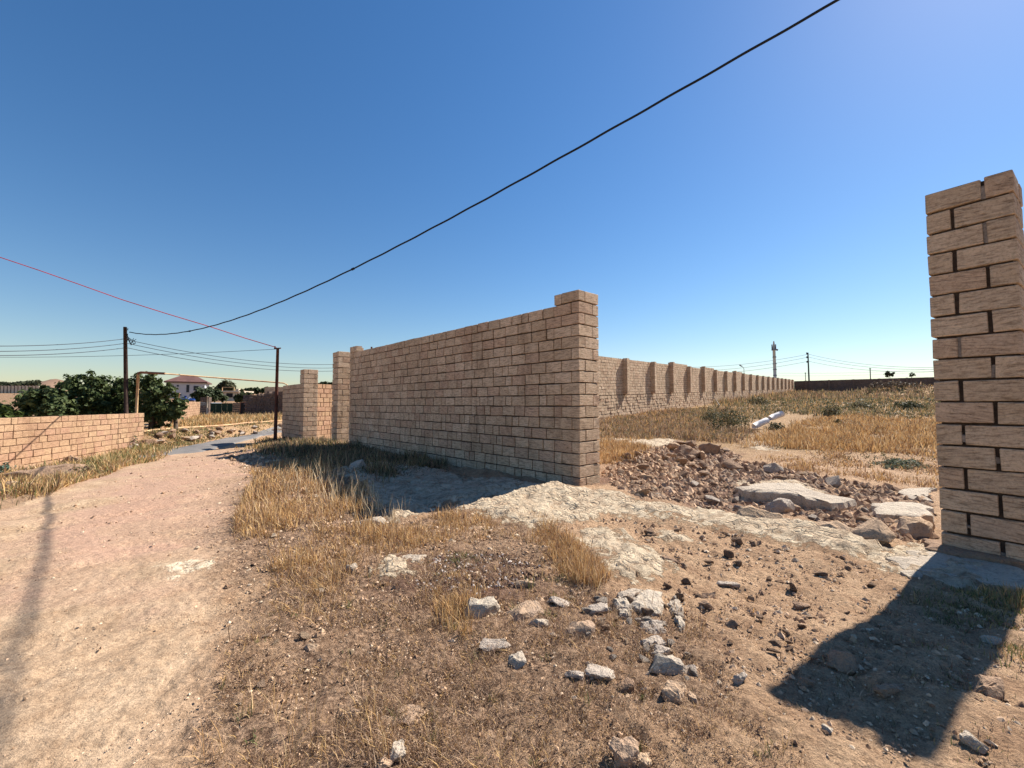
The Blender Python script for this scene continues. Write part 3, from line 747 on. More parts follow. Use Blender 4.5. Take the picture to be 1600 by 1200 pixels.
    for i, (y1, y0) in enumerate(((574, 553.5), (577, 558), (580, 564.5))):
        o = tube('wire', sag(xyz(1264, y0, 128), xyz(1470, y1, 100), 1.2), 0.045, M_FARWIRE, None, 4); tag(o, lab[i]+' faint line sagging right from the dark power pole to the gate pillar', 'wire', 'far power lines')
    for i, y0 in enumerate((583, 587)):
        o = tube('wire', sag(xyz(1215, y0, 150), xyz(1470, y0-7, 150), 0.6), 0.04, M_FARWIRE, None, 4); tag(o, ('upper' if i == 0 else 'lower')+' thin line low above the dark far wall', 'wire', 'far power lines')
poles()

# ------------------------------------------------------------------ foliage
def leaves_mesh(name, P, Nn, size, tint, seed=0):
    r = np.random.RandomState(seed); n = len(P)
    Nn = Nn/np.linalg.norm(Nn, axis=1, keepdims=True)
    t = np.cross(Nn, r.normal(size=(n, 3))); t /= np.linalg.norm(t, axis=1, keepdims=True); b_ = np.cross(Nn, t)
    s = (size*r.uniform(0.6, 1.25, n))[:, None]
    V = np.stack([P-t*s*0.5, P+b_*s*0.42+Nn*s*0.08, P+t*s*0.5-Nn*s*0.12, P-b_*s*0.42+Nn*s*0.08], 1).reshape(-1, 3)
    Fc = np.arange(n*4).reshape(-1, 4); me = np_mesh(name, V, Fc, 4); cattr(me, 'tint', np.repeat(tint, 4, 0)); return me
def tree(label, x, y, lobes, leaf, n, c1, c2, seed, name='fig_tree', trunks=((0, 0),), group=None, cat='tree'):
    """lobes: (dx,dy,z,r,rz) above the base"""
    r = np.random.RandomState(seed); z0 = float(h_fn(x, y)); root = empty(name, (x, y, z0)); tag(root, label, cat, group)
    P = []; Nn = []; T = []
    vol = np.array([l[3]**2 for l in lobes]); cnt = (n*vol/vol.sum()).astype(int)
    for (dx, dy, z, rr, rz), k in zip(lobes, cnt):
        # each lobe is a bundle of leafy shoots
        ns = max(6, k//28); sdir = r.normal(size=(ns, 3)); sdir /= np.linalg.norm(sdir, axis=1, keepdims=True)
        srad = r.uniform(0.45, 1.12, ns); sc = r.uniform(0.10, 0.26, ns)
        i = r.randint(0, ns, k); q = sdir[i]*srad[i][:, None]+r.normal(size=(k, 3))*sc[i][:, None]
        p = q*np.array([rr, rr, rz])+np.array([dx, dy, z]); P.append(p)
        nn = q+r.normal(size=(k, 3))*0.55+np.array([0, 0, 0.5]); Nn.append(nn)
        m = np.clip(r.rand(k)*0.6+r.rand(ns)[i]*0.4, 0, 1)[:, None]
        T.append(np.array(c1)*(1-m)+np.array(c2)*m)
    P = np.concatenate(P); Nn = np.concatenate(Nn); T = np.concatenate(T); keep = P[:, 2] > 0.12
    o = link('crown', leaves_mesh('crown', P[keep], Nn[keep], leaf, T[keep], seed), M_LEAF, root)
    zc = np.mean([l[2] for l in lobes])
    for (tx, ty) in trunks:
        top = Vector((tx*0.5, ty*0.5, zc)); tr = tube('trunk', [(tx, ty, -0.2), (tx*0.9+0.03, ty, zc*0.4), top], [0.11, 0.085, 0.05], M_BARK, root, 7)
    rr_ = random.Random(seed)
    for l in lobes:
        tube('limb', [(l[0]*0.15, l[1]*0.15, zc*0.5), (l[0]*0.6+rr_.uniform(-.05, .05), l[1]*0.6, (zc*0.5+l[2])*0.5), (l[0], l[1], l[2]+l[4]*0.4)], [0.045, 0.03, 0.012], M_BARK, root, 5)
    return root
def lobes_from(px_list, x, y, Y):
    out = []; z0 = float(h_fn(x, y)); rr = random.Random(int(abs(x)*100))
    for px, py, rpx in px_list:
        p = xyz(px, py, Y); r_ = rpx/F*Y; out.append((p.x-x, p.y-y+rr.uniform(-0.25, 0.25), p.z-z0, r_, r_*0.95))
    return out
G1, G2 = (0.030, 0.052, 0.016), (0.13, 0.155, 0.06)
def fig(label, px, Y, ll, n, seed, trunks=((0, 0),), c1=G1, c2=G2, leaf=0.17, group='fig trees behind the low wall'):
    p = xyz(px, 632, Y); tree(label, p.x, Y, lobes_from(ll, p.x, Y, Y), leaf, n, c1, c2, seed, trunks=trunks, group=group)
fig('low pale-green fig bush at the left edge just above the wall', 5, 13.6, [(2, 655, 13), (16, 652, 11), (27, 658, 8), (-12, 650, 16)], 900, 1, c2=(0.16, 0.19, 0.05))
fig('broad low fig tree behind the left end of the wall', 70, 17.0, [(38, 632, 17), (60, 622, 17), (80, 628, 20), (95, 645, 18), (60, 650, 18), (35, 652, 12), (48, 618, 11), (20, 642, 12), (72, 612, 10)], 3600, 2)
fig('tallest fig tree, its top standing highest against the sky', 130, 18.8, [(125, 598, 16), (130, 586, 9), (112, 612, 18), (145, 610, 18), (128, 635, 22), (105, 640, 18), (150, 642, 18), (100, 604, 12), (148, 596, 11), (92, 620, 12)], 4600, 3)
fig('dense fig tree left of the wooden utility pole', 175, 20.0, [(165, 598, 13), (180, 604, 15), (160, 622, 19), (190, 622, 18), (175, 645, 20), (195, 645, 14), (195, 606, 13), (205, 628, 13), (160, 640, 14)], 4200, 4)
fig('fig tree at the end of the wall with branches hanging over the far wall', 240, 19.6, [(218, 600, 14), (238, 598, 13), (226, 620, 18), (252, 616, 17), (268, 632, 15), (240, 640, 18), (262, 648, 15), (283, 645, 7), (216, 645, 16), (268, 608, 10), (250, 664, 8), (285, 632, 8)], 4900, 5, trunks=((0.0, 0), (0.95, 0.2), (-0.2, 0.1)))
# distant trees and hedges
def far_tree(label, px, py, Y, ll, n, leaf, seed, c1=(0.03, 0.045, 0.02), c2=(0.075, 0.09, 0.04), group=None, name='tree'):
    p = xyz(px, py, Y); tree(label, p.x, Y, lobes_from(ll, p.x, Y, Y), leaf, n, c1, c2, seed, name=name, group=group)
far_tree('round olive-brown tree on the skyline right of the white house', 352, 612, 85, [(352, 605, 11), (345, 608, 8), (360, 608, 8)], 900, 0.7, 21, c1=(0.05, 0.055, 0.025), c2=(0.12, 0.11, 0.06))
far_tree('dark leafy tree below the corner of the white house', 318, 630, 60, [(318, 616, 11), (308, 620, 8), (328, 620, 9)], 900, 0.5, 22)
far_tree('dark tree between the white house and the small cream building', 335, 628, 62, [(334, 615, 9), (343, 620, 9), (328, 610, 6)], 800, 0.5, 23)
far_tree('narrow dark tree right of the small cream building', 377, 630, 60, [(377, 615, 6), (378, 623, 7), (384, 618, 6)], 600, 0.45, 24)
for i, (px, lab) in enumerate(((392, 'far hedge clump nearest the narrow dark tree on the skyline'), (404, 'far hedge clump in the middle of the skyline row above the old wall'), (416, 'far hedge clump closest to the steel pole above the old wall'))):
    far_tree(lab, px, 620, 95, [(px-5, 611, 4), (px, 610.5, 4.5), (px+5, 611, 4)], 260, 0.7, 30+i, group='skyline hedge clumps')
for i, (px, lab) in enumerate(((505, 'dark treetop showing left in the gap above the sunlit wall'), (516, 'dark treetop showing right in the gap above the sunlit wall'))):
    far_tree(lab, px, 615, 60, [(px, 602, 5), (px+5, 603, 5), (px-5, 604, 4)], 350, 0.5, 40+i)
far_tree('small dark bush poking above the far shaded wall', 1391, 600, 108, [(1391, 583, 5), (1387, 582, 3), (1396, 586, 4)], 300, 0.5, 50)
far_tree('tiny pointed bush above the far shaded wall near the gate pillar', 1425, 600, 108, [(1425, 584, 2.4), (1425, 587, 3)], 120, 0.4, 51)

# ------------------------------------------------------------------ buildings and walls in the left distance
def bx(name, boxes, m, root, jit=0.0):
    return link(name, boxes_mesh(name, boxes, jit), m, root)
M_HOUSE = simple('shaded_white_render', (0.50, 0.51, 0.53), 0.85, 0.12, 0.5); M_ROOF = simple('brown_metal_roof', (0.16, 0.085, 0.07), 0.55, 0.3, 0.6)  # white render greyed: shade of the house front put into its colour
M_GLASS = simple('dark_window_glass', (0.03, 0.035, 0.045), 0.15, 0.1, 1); M_CREAM = simple('cream_render', (0.62, 0.52, 0.40), 0.9, 0.2, 0.8)
M_BLUE = simple('blue_plastic', (0.015, 0.05, 0.20), 0.5, 0.25, 2); M_SHEET = simple('grey_roof_sheet', (0.36, 0.38, 0.40), 0.6, 0.2, 2)
M_GREEN = simple('dark_green_gate_paint', (0.012, 0.035, 0.022), 0.6, 0.3, 2); M_DARK = simple('dark_door_and_shade', (0.02, 0.018, 0.02), 0.7, 0.2, 2)  # M_DARK: the dark door, and painted shade inside openings
def house():
    Y = 92.0; c = xyz(320, 600, Y); zb_ = float(h_fn(c.x, Y))-1.0
    # corner at px 320; front runs left, side runs back right
    d = Vector((-0.87, -0.49, 0)); ang = math.atan2(d.y, d.x)
    root = empty('house', (c.x, Y, zb_), ang); tag(root, 'two-storey white house with a brown hipped roof beyond the fig trees', 'house')
    wd, dp = 6.5, 7.0; ze = xyz(320, 597, Y).z-zb_; zr = xyz(300, 585.5, Y).z-zb_
    S = -1 # depth goes to local -y? viewer side is +y
    bx('wall', [[0, wd, -dp, 0, 0, ze]], M_HOUSE, root)
    e = 0.5; V = [(-e, e, ze), (wd+e, e, ze), (wd+e, -dp-e, ze), (-e, -dp-e, ze), (2.3, -dp/2, zr), (wd-2.0, -dp/2, zr)]
    V2 = [(v[0], v[1], ze-0.25) for v in V[:4]]
    me = bpy.data.meshes.new('roof'); me.from_pydata(V+V2, [], [(0, 1, 5, 4), (1, 2, 5), (2, 3, 4, 5), (3, 0, 4), (0, 6, 7, 1), (1, 7, 8, 2), (2, 8, 9, 3), (3, 9, 6, 0), (6, 9, 8, 7)]); me.update(); link('roof', me, M_ROOF, root)
    def win(x, z, w, h):
        o = bx('window', [[x, x+w, -0.02, 0.06, z, z+h]], M_GLASS, root)
        bx('sill', [[x-0.08, x+w+0.08, 0.0, 0.14, z-0.1, z]], M_HOUSE, o)
    win(1.0, ze-1.9, 0.95, 1.0); win(2.7, ze-2.3, 0.5, 1.6); win(4.5, ze-1.1, 0.35, 0.35); win(4.0, ze-3.0, 0.4, 0.3)
    tube('drain_pipe', [(2.9, 0.1, ze-3.8), (1.6, 0.1, ze-2.5), (1.6, 0.1, ze-1.9)], 0.06, M_SHEET, root, 6)
house()
def bg():
    # small cream building
    Y = 75; p = xyz(345, 622, Y); r = empty('small_building', (p.x, Y, float(h_fn(p.x, Y))-0.5)); tag(r, 'small cream building with a dark opening and flat terrace between dark trees', 'building')
    z = lambda py: xyz(345, py, Y).z-r.location.z
    bx('wall', [[0, 2.6, 0, 4, 0, z(613)]], M_CREAM, r); bx('parapet', [[-0.2, 3.4, -0.3, 4, z(613), z(610.5)]], M_CREAM, r)
    bx('opening', [[1.0, 2.1, -0.06, 0.0, z(621), z(614.5)]], M_DARK, r); bx('gable', [[2.7, 3.2, -0.1, 0.3, 0, z(607.5)]], M_CREAM, r)  # dark box stands in for the shade inside the opening
    bx('roof_rail', [[0.2, 2.4, -0.1, 0.0, z(605.5), z(604.8)], [0.2, 0.28, -0.1, 0, z(610.5), z(605.2)], [2.3, 2.4, -0.1, 0, z(610.5), z(605.2)]], M_YPIPE, r)
    # old wall K
    rr = random.Random(6)
    a = xyz(383.5, 650, 43); b_ = xyz(448, 650, 41)
    root, Ln = wall_root('old_stone_wall', (b_.x, b_.y), (a.x, a.y), 0.05); tag(root, 'old dark rubble wall closing the plot across the road, left of the steel pole', 'wall')
    B = []
    for k in range(15):
        s = 0
        while s < Ln:
            w = rr.uniform(0.18, 0.42)
            if k*0.19 < 2.7-(0.85*(s/Ln)**1.5)+rr.uniform(-0.1, 0.1): B.append([s, s+w-0.02, -0.3, rr.uniform(-0.03, 0.04), k*0.19, k*0.19+0.17])
            s += w
    # local viewer side is +y for this direction
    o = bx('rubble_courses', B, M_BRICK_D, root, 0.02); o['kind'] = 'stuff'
    core(root, [[0.02, Ln-0.02, -0.28, -0.05, -0.3, 1.75]], M_MORTAR)
    # gate row
    Y = 44
    def at(px): return xyz(px, 650, Y).x
    g0 = float(h_fn(at(345), Y))
    z = lambda py: xyz(345, py, Y).z
    r = empty('metal_gate', (at(328), Y, g0)); tag(r, 'dark green sheet-metal gate in the wall beyond the dry grass', 'gate'); lo = r.location
    wg = at(363)-at(328)
    for k in range(4): bx('panel', [[wg*k/4+0.02, wg*(k+1)/4-0.02, 0, 0.05, 0.0, z(630.5)-g0]], M_GREEN, r)
    bx('frame', [[0, wg, -0.04, -0.005, z(631)-g0-0.05, z(630)-g0], [0, wg, -0.04, -0.005, 0.4, 0.46]], M_GREEN, r)
    r = empty('door', (at(375.5), Y, g0)); tag(r, 'narrow dark door beside the green gate', 'door'); w = at(383)-at(375.5)
    bx('door_leaf', [[0, w, 0, 0.05, 0, z(629.5)-g0]], M_DARK, r); bx('frame', [[-0.06, 0, -0.04, 0.06, 0, z(629)-g0], [w, w+0.06, -0.04, 0.06, 0, z(629)-g0], [-0.06, w+0.06, -0.04, 0.06, z(629.4)-g0, z(629)-g0+0.05]], M_RPIPE, r)
    for px0, px1, top, lab in ((363.3, 375.2, 630, 'squat brick pier between the green gate and the narrow door'), (312, 325.5, 621, 'brown block pier left of the green gate')):
        r = empty('block_pier', (at(px0), Y, g0)); tag(r, lab, 'pier'); w = at(px1)-at(px0); B = []; k = 0
        while k*0.2 < z(top)-g0:
            o = 0.2 if k % 2 else 0.0
            B += [[0, w*0.6-o-0.01, 0, 0.4, k*0.2, k*0.2+0.185], [w*0.6-o, w, 0, 0.4, k*0.2, k*0.2+0.185]]; k += 1
        for b_ in B:
            place_brick(r, b_, M_BRICK_D)
    # wall behind gate
    r = empty('old_stone_wall', (at(312), Y+7, g0+0.2)); tag(r, 'low brown wall showing just above the green gate', 'wall'); B = []
    for k in range(10):
        s = 0
        while s < 9.5: w = rr.uniform(0.25, 0.5); B.append([s, s+w-0.02, 0+rr.uniform(-0.03, 0.03), 0.3, k*0.2, k*0.2+0.18]); s += w
    o = bx('rubble_courses', B, M_BRICK_D, r, 0.02); o['kind'] = 'stuff'
    r = empty('marker_post', (at(326.6), Y-0.3, g0)); tag(r, 'pale thin post at the left of the green gate', 'post'); tube('post', [(0, 0, -0.2), (0, 0, z(620)-g0)], 0.06, M_CREAM, r, 6); tube('cap', [(0, 0, z(620)-g0), (0, 0, z(620)-g0+0.06)], 0.085, M_CREAM, r, 6)
    # sandy wall G, in two stretches with piers
    for (pa, pb, h0, h1, lab) in (((247, 21.0), (266, 24.2), 1.15, 1.2, 'short sandy sunlit wall piece under the hanging fig branches'), ((276, 26.0), (312, 39.5), 1.25, 1.45, 'sandy sunlit wall running back to the brown pier near the green gate')):
        a = xyz(pa[0], 650, pa[1]); b_ = xyz(pb[0], 650, pb[1]); zz = float(h_fn((a.x+b_.x)/2, (a.y+b_.y)/2))-0.1
        root, Ln = wall_root('block_wall', (b_.x, b_.y), (a.x, a.y), zz); tag(root, lab, 'wall'); r2 = random.Random(int(pa[0])); B = []
        for k in range(int(h1/0.2)+1): B += rowbricks(0, Ln, k*0.2, 0.2, -0.2, 0, r2, 1+k % 2)
        finish_wall(root, B, M_BRICK_W, 300); core(root, [[0.02, Ln-0.02, -0.18, -0.015, -0.5, (int(h1/0.2)+1)*0.2-0.03]], M_MORTAR_W)
    for px, Y_, lab in ((303, 36, 'dark pier leaning out of the sandy wall'),):
        a = xyz(px, 650, Y_); r = empty('wall_pier', (a.x, Y_, float(h_fn(a.x, Y_)))); tag(r, lab, 'pier'); 
        for k in range(8): place_brick(r, [-0.2, 0.18, -0.3, -0.1, k*0.2, k*0.2+0.185], M_BRICK_D)
    # shed: grey roof sheet and blue tank
    Y2 = 46; a = xyz(279, 634, Y2); b_ = xyz(313, 634, Y2); zz = float(h_fn(a.x, Y2)); r = empty('shed', (a.x, Y2, zz)); tag(r, 'low shed with a grey sheet roof behind the sandy wall', 'shed')
    w = b_.x-a.x; zt = xyz(295, 634, Y2).z-zz
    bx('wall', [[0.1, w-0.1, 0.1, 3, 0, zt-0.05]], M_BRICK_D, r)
    me = bpy.data.meshes.new('roof'); me.from_pydata([(0, -0.2, zt), (w, -0.2, zt), (w, 3.4, zt+0.35), (0, 3.4, zt+0.35), (0, -0.2, zt-0.07), (w, -0.2, zt-0.07), (w, 3.4, zt+0.28), (0, 3.4, zt+0.28)], [], [(0, 1, 2, 3), (7, 6, 5, 4), (0, 4, 5, 1), (1, 5, 6, 2), (2, 6, 7, 3), (3, 7, 4, 0)]); link('roof', me, M_SHEET, r)
    a = xyz(293, 628, 47.5); r = empty('water_tank', (a.x, 47.5, xyz(293, 631.5, 47.5).z)); tag(r, 'blue plastic water tank lying above the grey shed roof', 'tank')
    tube('tank_body', [(-0.78, 0, 0.30), (-0.7, 0, 0.34), (0.7, 0, 0.34), (0.78, 0, 0.30)], [0.16, 0.29, 0.29, 0.16], M_BLUE, r, 14); tube('filler_neck', [(-0.25, 0, 0.66), (-0.25, 0, 0.95)], 0.12, M_BLUE, r, 10)
    a = xyz(279, 632, 40); r = empty('yellow_post', (a.x, 40, float(h_fn(a.x, 40)))); tag(r, 'short faded yellow post rising at the edge of the fig crown', 'post')
    zz = r.location.z; tube('post', [(0, 0, -0.2), (0, 0, xyz(279, 615, 40).z-zz)], 0.075, M_YPIPE, r, 8); tube('cap', [(0, 0, xyz(279, 615, 40).z-zz), (0, 0, xyz(279, 614, 40).z-zz)], 0.1, M_YPIPE, r, 8)
    # tan building top right of K
    a = xyz(413, 620, 70); b_ = xyz(447, 620, 70); zz = float(h_fn(a.x, 70))-0.5; r = empty('block_wall', (a.x, 70, zz)); tag(r, 'tan wall top showing above the old dark wall beside the steel pole', 'wall')
    B = []; zt = xyz(430, 604.5, 70).z-zz; k = 0
    while k*0.2 < zt:
        s = 0
        while s < b_.x-a.x: B.append([s+0.01, s+0.39, 0, 0.2, k*0.2, k*0.2+0.185]); s += 0.4
        k += 1
    o = bx('brickwork', B, M_BRICK, r, 0.005); o['kind'] = 'stuff'
    # long pale far wall at the left edge
    a = xyz(-60, 606, 150); b_ = xyz(62, 606, 150); zz = xyz(0, 608.5, 150).z; zt = xyz(0, 603, 150).z
    r = empty('far_wall', (a.x, 150, zz)); tag(r, 'long pale wall far off at the left edge below a line of dark trees', 'wall'); w = b_.x-a.x; n = 22
    for k in range(n): bx('wall_panel', [[w*k/n, w*(k+1)/n-0.25, 0, 0.3, -2, zt-zz]], M_CREAM, r); 
    bx('posts', [[w*k/n-0.2, w*k/n, -0.1, 0.35, -2, zt-zz+0.1] for k in range(1, n)], M_BRICK_D, r)
    r_ = np.random.RandomState(77)
    n = 5000; px = r_.uniform(-70, 62, n); top = 597+1.5*np.sin(px*0.09)-0.02*px; yy = r_.uniform(155, 175, n)
    P = np.array([xyz(a_, b2, c_) for a_, b2, c_ in zip(px, top+r_.uniform(0, 1, n)**0.6*(606-top), yy)])
    m_ = r_.rand(n, 1); T = np.array([0.035, 0.045, 0.025])*(1-m_)+np.array([0.075, 0.08, 0.045])*m_
    o = link('far_treeline', leaves_mesh('far_treeline', P, r_.normal(size=(n, 3)), 1.3, T), M_LEAF); tag(o, 'dark line of far trees above the pale wall at the left edge', 'trees', kind='stuff')
    # brown ridge
    V = []; K = 60
    for i in range(K+1):
        x_ = xyz(-260+i*520/K, 600, 330).x; px = -260+i*520/K
        t = 604-9.5*math.exp(-((px-88)/28)**2)-4*math.exp(-((px-40)/60)**2)+0.5*math.sin(i*1.7)
        zt = xyz(px, t, 330).z
        V += [(x_, 300, zt-16), (x_, 330, zt), (x_, 380, zt-10)]
    me = np_mesh('hills', np.array(V), np.array([(i*3+j, i*3+3+j, i*3+4+j, i*3+1+j) for i in range(K) for j in (0, 1)]), 4)
    o = link('hills', me, simple('dry_hill', (0.30, 0.19, 0.13), 0.95, 0.35, 0.05), smooth=True); o['kind'] = 'structure'
bg()

# ------------------------------------------------------------------ stones
def hull_rock(dims, seed, npts=16, sub=1, rough=0.05, flat=1.0):
    rr = random.Random(seed); bm = bmesh.new()
    for _ in range(npts):
        v = Vector((rr.gauss(0, 1), rr.gauss(0, 1), rr.gauss(0, 1)))
        m = max(abs(v.x), abs(v.y), abs(v.z)); v = v.normalized()*0.55+v/m*0.45     # between sphere and box
        bm.verts.new((v.x*dims[0]/2, v.y*dims[1]/2, v.z*dims[2]/2))
    res = bmesh.ops.convex_hull(bm, input=bm.verts)
    bmesh.ops.delete(bm, geom=[v for v in bm.verts if not v.link_faces], context='VERTS')
    s = min(dims)
    if sub:
        bmesh.ops.bevel(bm, geom=bm.edges[:], offset=s*0.04, segments=1, affect='EDGES')
        bmesh.ops.triangulate(bm, faces=bm.faces[:])
        bmesh.ops.subdivide_edges(bm, edges=[e for e in bm.edges if e.calc_length() > s*0.22], cuts=sub, use_grid_fill=True)
        if sub > 1: bmesh.ops.triangulate(bm, faces=bm.faces[:])
        c = np.array([v.co[:] for v in bm.verts]); k = 2.2/max(dims)
        n1 = fbm(c[:, 0]*k*2+seed, c[:, 1]*k*2+c[:, 2]*k*3, 4, seed); n2 = fbm(c[:, 2]*k*3-seed, c[:, 0]*k*2.4+c[:, 1]*k, 4, seed+5)
        for v, a, b_ in zip(bm.verts, n1, n2): v.co = v.co*(1+rough*1.8*a)+Vector((b_, a, b_))*s*rough*1.2
    bmesh.ops.recalc_face_normals(bm, faces=bm.faces[:])
    return bm
def rock(px, py, w, aspect=(1.0, 0.8, 0.5), m=None, seed=0, label=None, group=None, sink=0.3, rz=None, npts=16, rough=0.06, name='stone', cat='stone', tilt=0.12):
    g_ = gp(px, py); dist = math.hypot(*g_); W_ = w/F*dist
    dims = (W_*aspect[0], W_*aspect[1], W_*aspect[2])
    bm = hull_rock(dims, seed*7+3, npts, 2 if w > 24 else 1, rough+0.06); me = bpy.data.meshes.new(name); bm.to_mesh(me); bm.free()
    o = link(name, me, m or M_ST_PALE); rr = random.Random(seed)
    o.location = (g_[0], g_[1], float(h_fn(*g_))+dims[2]*(0.5-sink))
    o.rotation_euler = (rr.uniform(-tilt, tilt), rr.uniform(-tilt, tilt), rr.uniform(-0.5, 0.5) if rz is None else rz)
    tag(o, label, cat, group); return o
P_, T_, B_, G_ = M_ST_PALE, M_ST_TAN, M_ST_BROWN, M_ST_GREY
named = [
 (752, 958, 56, (1, .75, .5), P_, 'largest cream-white rock beside the straw clump in the foreground'),
 (820, 960, 55, (1, .8, .32), T_, 'smooth orange-tan flat stone right of the largest white rock'),
 (772, 1012, 44, (1, .9, .35), G_, 'lilac-grey cracked stone below the largest white rock'),
 (808, 1038, 32, (.8, 1, .6), P_, 'small squared white stone below the lilac-grey one'),
 (842, 978, 30, (1, .6, .6), P_, 'small block with a bright top and dark hollow front'),
 (905, 990, 40, (1, .9, .7), T_, 'tan stone overhanging a black hollow in the middle of the stones'),
 (872, 944, 36, (1, .7, .35), G_, 'flat grey stone at the back of the foreground cluster'),
 (938, 958, 36, (1, .7, .5), G_, 'grey stone at the left end of the cracked white slabs'),
 (1040, 1048, 56, (1, .8, .6), P_, 'white wedge-shaped rock with a deep dark shadow beneath'),
 (1072, 1052, 30, (1, .8, .5), G_, 'grey stone leaning against the white wedge-shaped rock'),
 (1034, 1022, 26, (1, .8, .7), G_, 'dark grey lump just above the white wedge-shaped rock'),
 (1056, 1092, 36, (1, .9, .6), T_, 'pinkish rounded rock below the white wedge-shaped rock'),
 (1082, 1096, 18, (.7, 1, .6), T_, 'small tan stone split from the pinkish rounded rock'),
 (979, 1076, 26, (1, .8, .9), B_, 'dark egg-shaped stone lying alone in the litter'),
 (618, 1184, 28, (1, .9, .8), P_, 'round pocked white stone at the bottom edge'),
 (597, 1198, 24, (1, .8, .6), T_, 'tan stone beside the round pocked one at the bottom edge'),
 (976, 1186, 40, (1, .9, .8), T_, 'yellowish rock at the bottom edge, with a dark shadow on its left'),
 (1004, 1192, 26, (1, .8, .6), T_, 'smaller companion of the yellowish rock at the bottom edge'),
 (640, 1120, 44, (1, .8, .25), T_, 'flat pink-tan stone half buried in the litter at lower centre'),
 (605, 1130, 22, (1, .8, .4), T_, 'small tan stone left of the flat pink-tan one'),
 (551, 1122, 22, (1, .8, .6), T_, 'little ochre stone with a black shadow, left of the flat pink-tan one'),
 (938, 1052, 44, (1, .8, .25), G_, 'low pale grey stone sunk in the litter between the clusters'),
 (897, 1062, 26, (1, .7, .5), G_, 'small greyish stone above the dark egg-shaped one'),
 (820, 919, 30, (1, .6, .6), T_, 'tan stone at the edge of the reddish-black soil'),
 (560, 735, 26, (1, .9, .8), P_, 'pale boulder lying in the wall shadow near the tall weeds'),
 (583, 820, 40, (1, .8, .4), P_, 'bright white rock at the tip of the wall shadow'),
 (1140, 917, 26, (1, .6, .45), G_, 'white-topped stone on the bare earth toward the pillar'),
 (1146, 978, 18, (1, .8, .8), B_, 'dark round stone on the bare earth left of the pillar shadow'),
 (1106, 936, 22, (1, .7, .7), B_, 'brown block stone right of the cracked slabs'),
 (1103, 950, 20, (1, .6, .6), B_, 'dark brown stone just below the brown block stone'),
 (1120, 860, 0, None, None, None),
 (1040, 878, 34, (1, .5, .35), B_, 'long flat brown stone on the bedrock above the slabs'),
 (1155, 1066, 24, (1, .6, .6), G_, 'grey stone at the left edge of the pillar shadow'),
 (1322, 1040, 36, (1, .8, .6), B_, 'rounded stone in the middle of the pillar shadow'),
 (1262, 1072, 20, (1, .7, .6), B_, 'small stone left of the middle one in the pillar shadow'),
 (1390, 1086, 34, (1, .45, .4), B_, 'elongated stone near the right side of the pillar shadow'),
 (1292, 1142, 16, (.7, 1, .5), P_, 'small white stone near the lower edge of the pillar shadow'),
 (1546, 1082, 34, (1, .6, .6), B_, 'dark brown stone on the sunny ground right of the pillar shadow'),
 (1520, 1164, 24, (1, .8, .6), P_, 'bright white stone at the lower right corner'),
 (1550, 1004, 18, (1, .6, .5), P_, 'pale chip at the right edge of the pillar shadow'),
 (1252, 950, 20, (1, .7, .6), B_, 'small dark stone on the open slope by a green sprout'),
 (548, 892, 18, (1, .8, .8), P_, 'pale round stone at the edge of the tall straw clump'),
 (500, 925, 18, (1, .6, .4), P_, 'small white stone below the tall straw clump'),
 (488, 1016, 20, (1, .8, .6), T_, 'tan stone on the roadside litter left of centre'),
 (80, 748, 40, (1.5, .8, .5), B_, 'long grey-brown boulder lying in the grass below the low wall'),
 (20, 768, 30, (1.4, .7, .5), T_, 'low tan boulder at the left edge below the wall'),
 (108, 728, 22, (1, .8, .8), B_, 'dark rough lump on top of the roadside boulder'),
 (1372, 850, 50, (1, .7, .65), T_, 'big grey-tan boulder in the hollow left of the gate pillar'),
 (1430, 838, 40, (1, .8, .7), T_, 'orange-tan broken block touching the foot of the gate pillar'),
 (1447, 826, 20, (.7, .8, 1.2), T_, 'upright orange block at the corner of the gate pillar'),
 (1190, 812, 46, (1.3, .6, .4), T_, 'flat brown slab in front of the white ledge'),
 (1218, 802, 40, (1, .7, .7), G_, 'angular pale block below the white ledge'),
 (1108, 712, 30, (1, .8, .9), B_, 'darkest angular rock on the crest of the rubble heap'),
 (1302, 831, 44, (1.2, .6, .4), T_, 'sloping tan slab in the hollow between ledge and boulder'),
 (1075, 720, 34, (1, .9, .8), B_, 'large brown clod on the crest of the rubble heap'),
]
for i, (px, py, w, asp, m, lab) in enumerate(named):
    if m is None: continue
    rock(px, py, w*1.08, asp, m, 100+i, lab, 'stones lying on the ground', sink=0.34 if asp[2] > 0.5 else 0.40, npts=18 if w > 30 else 13)
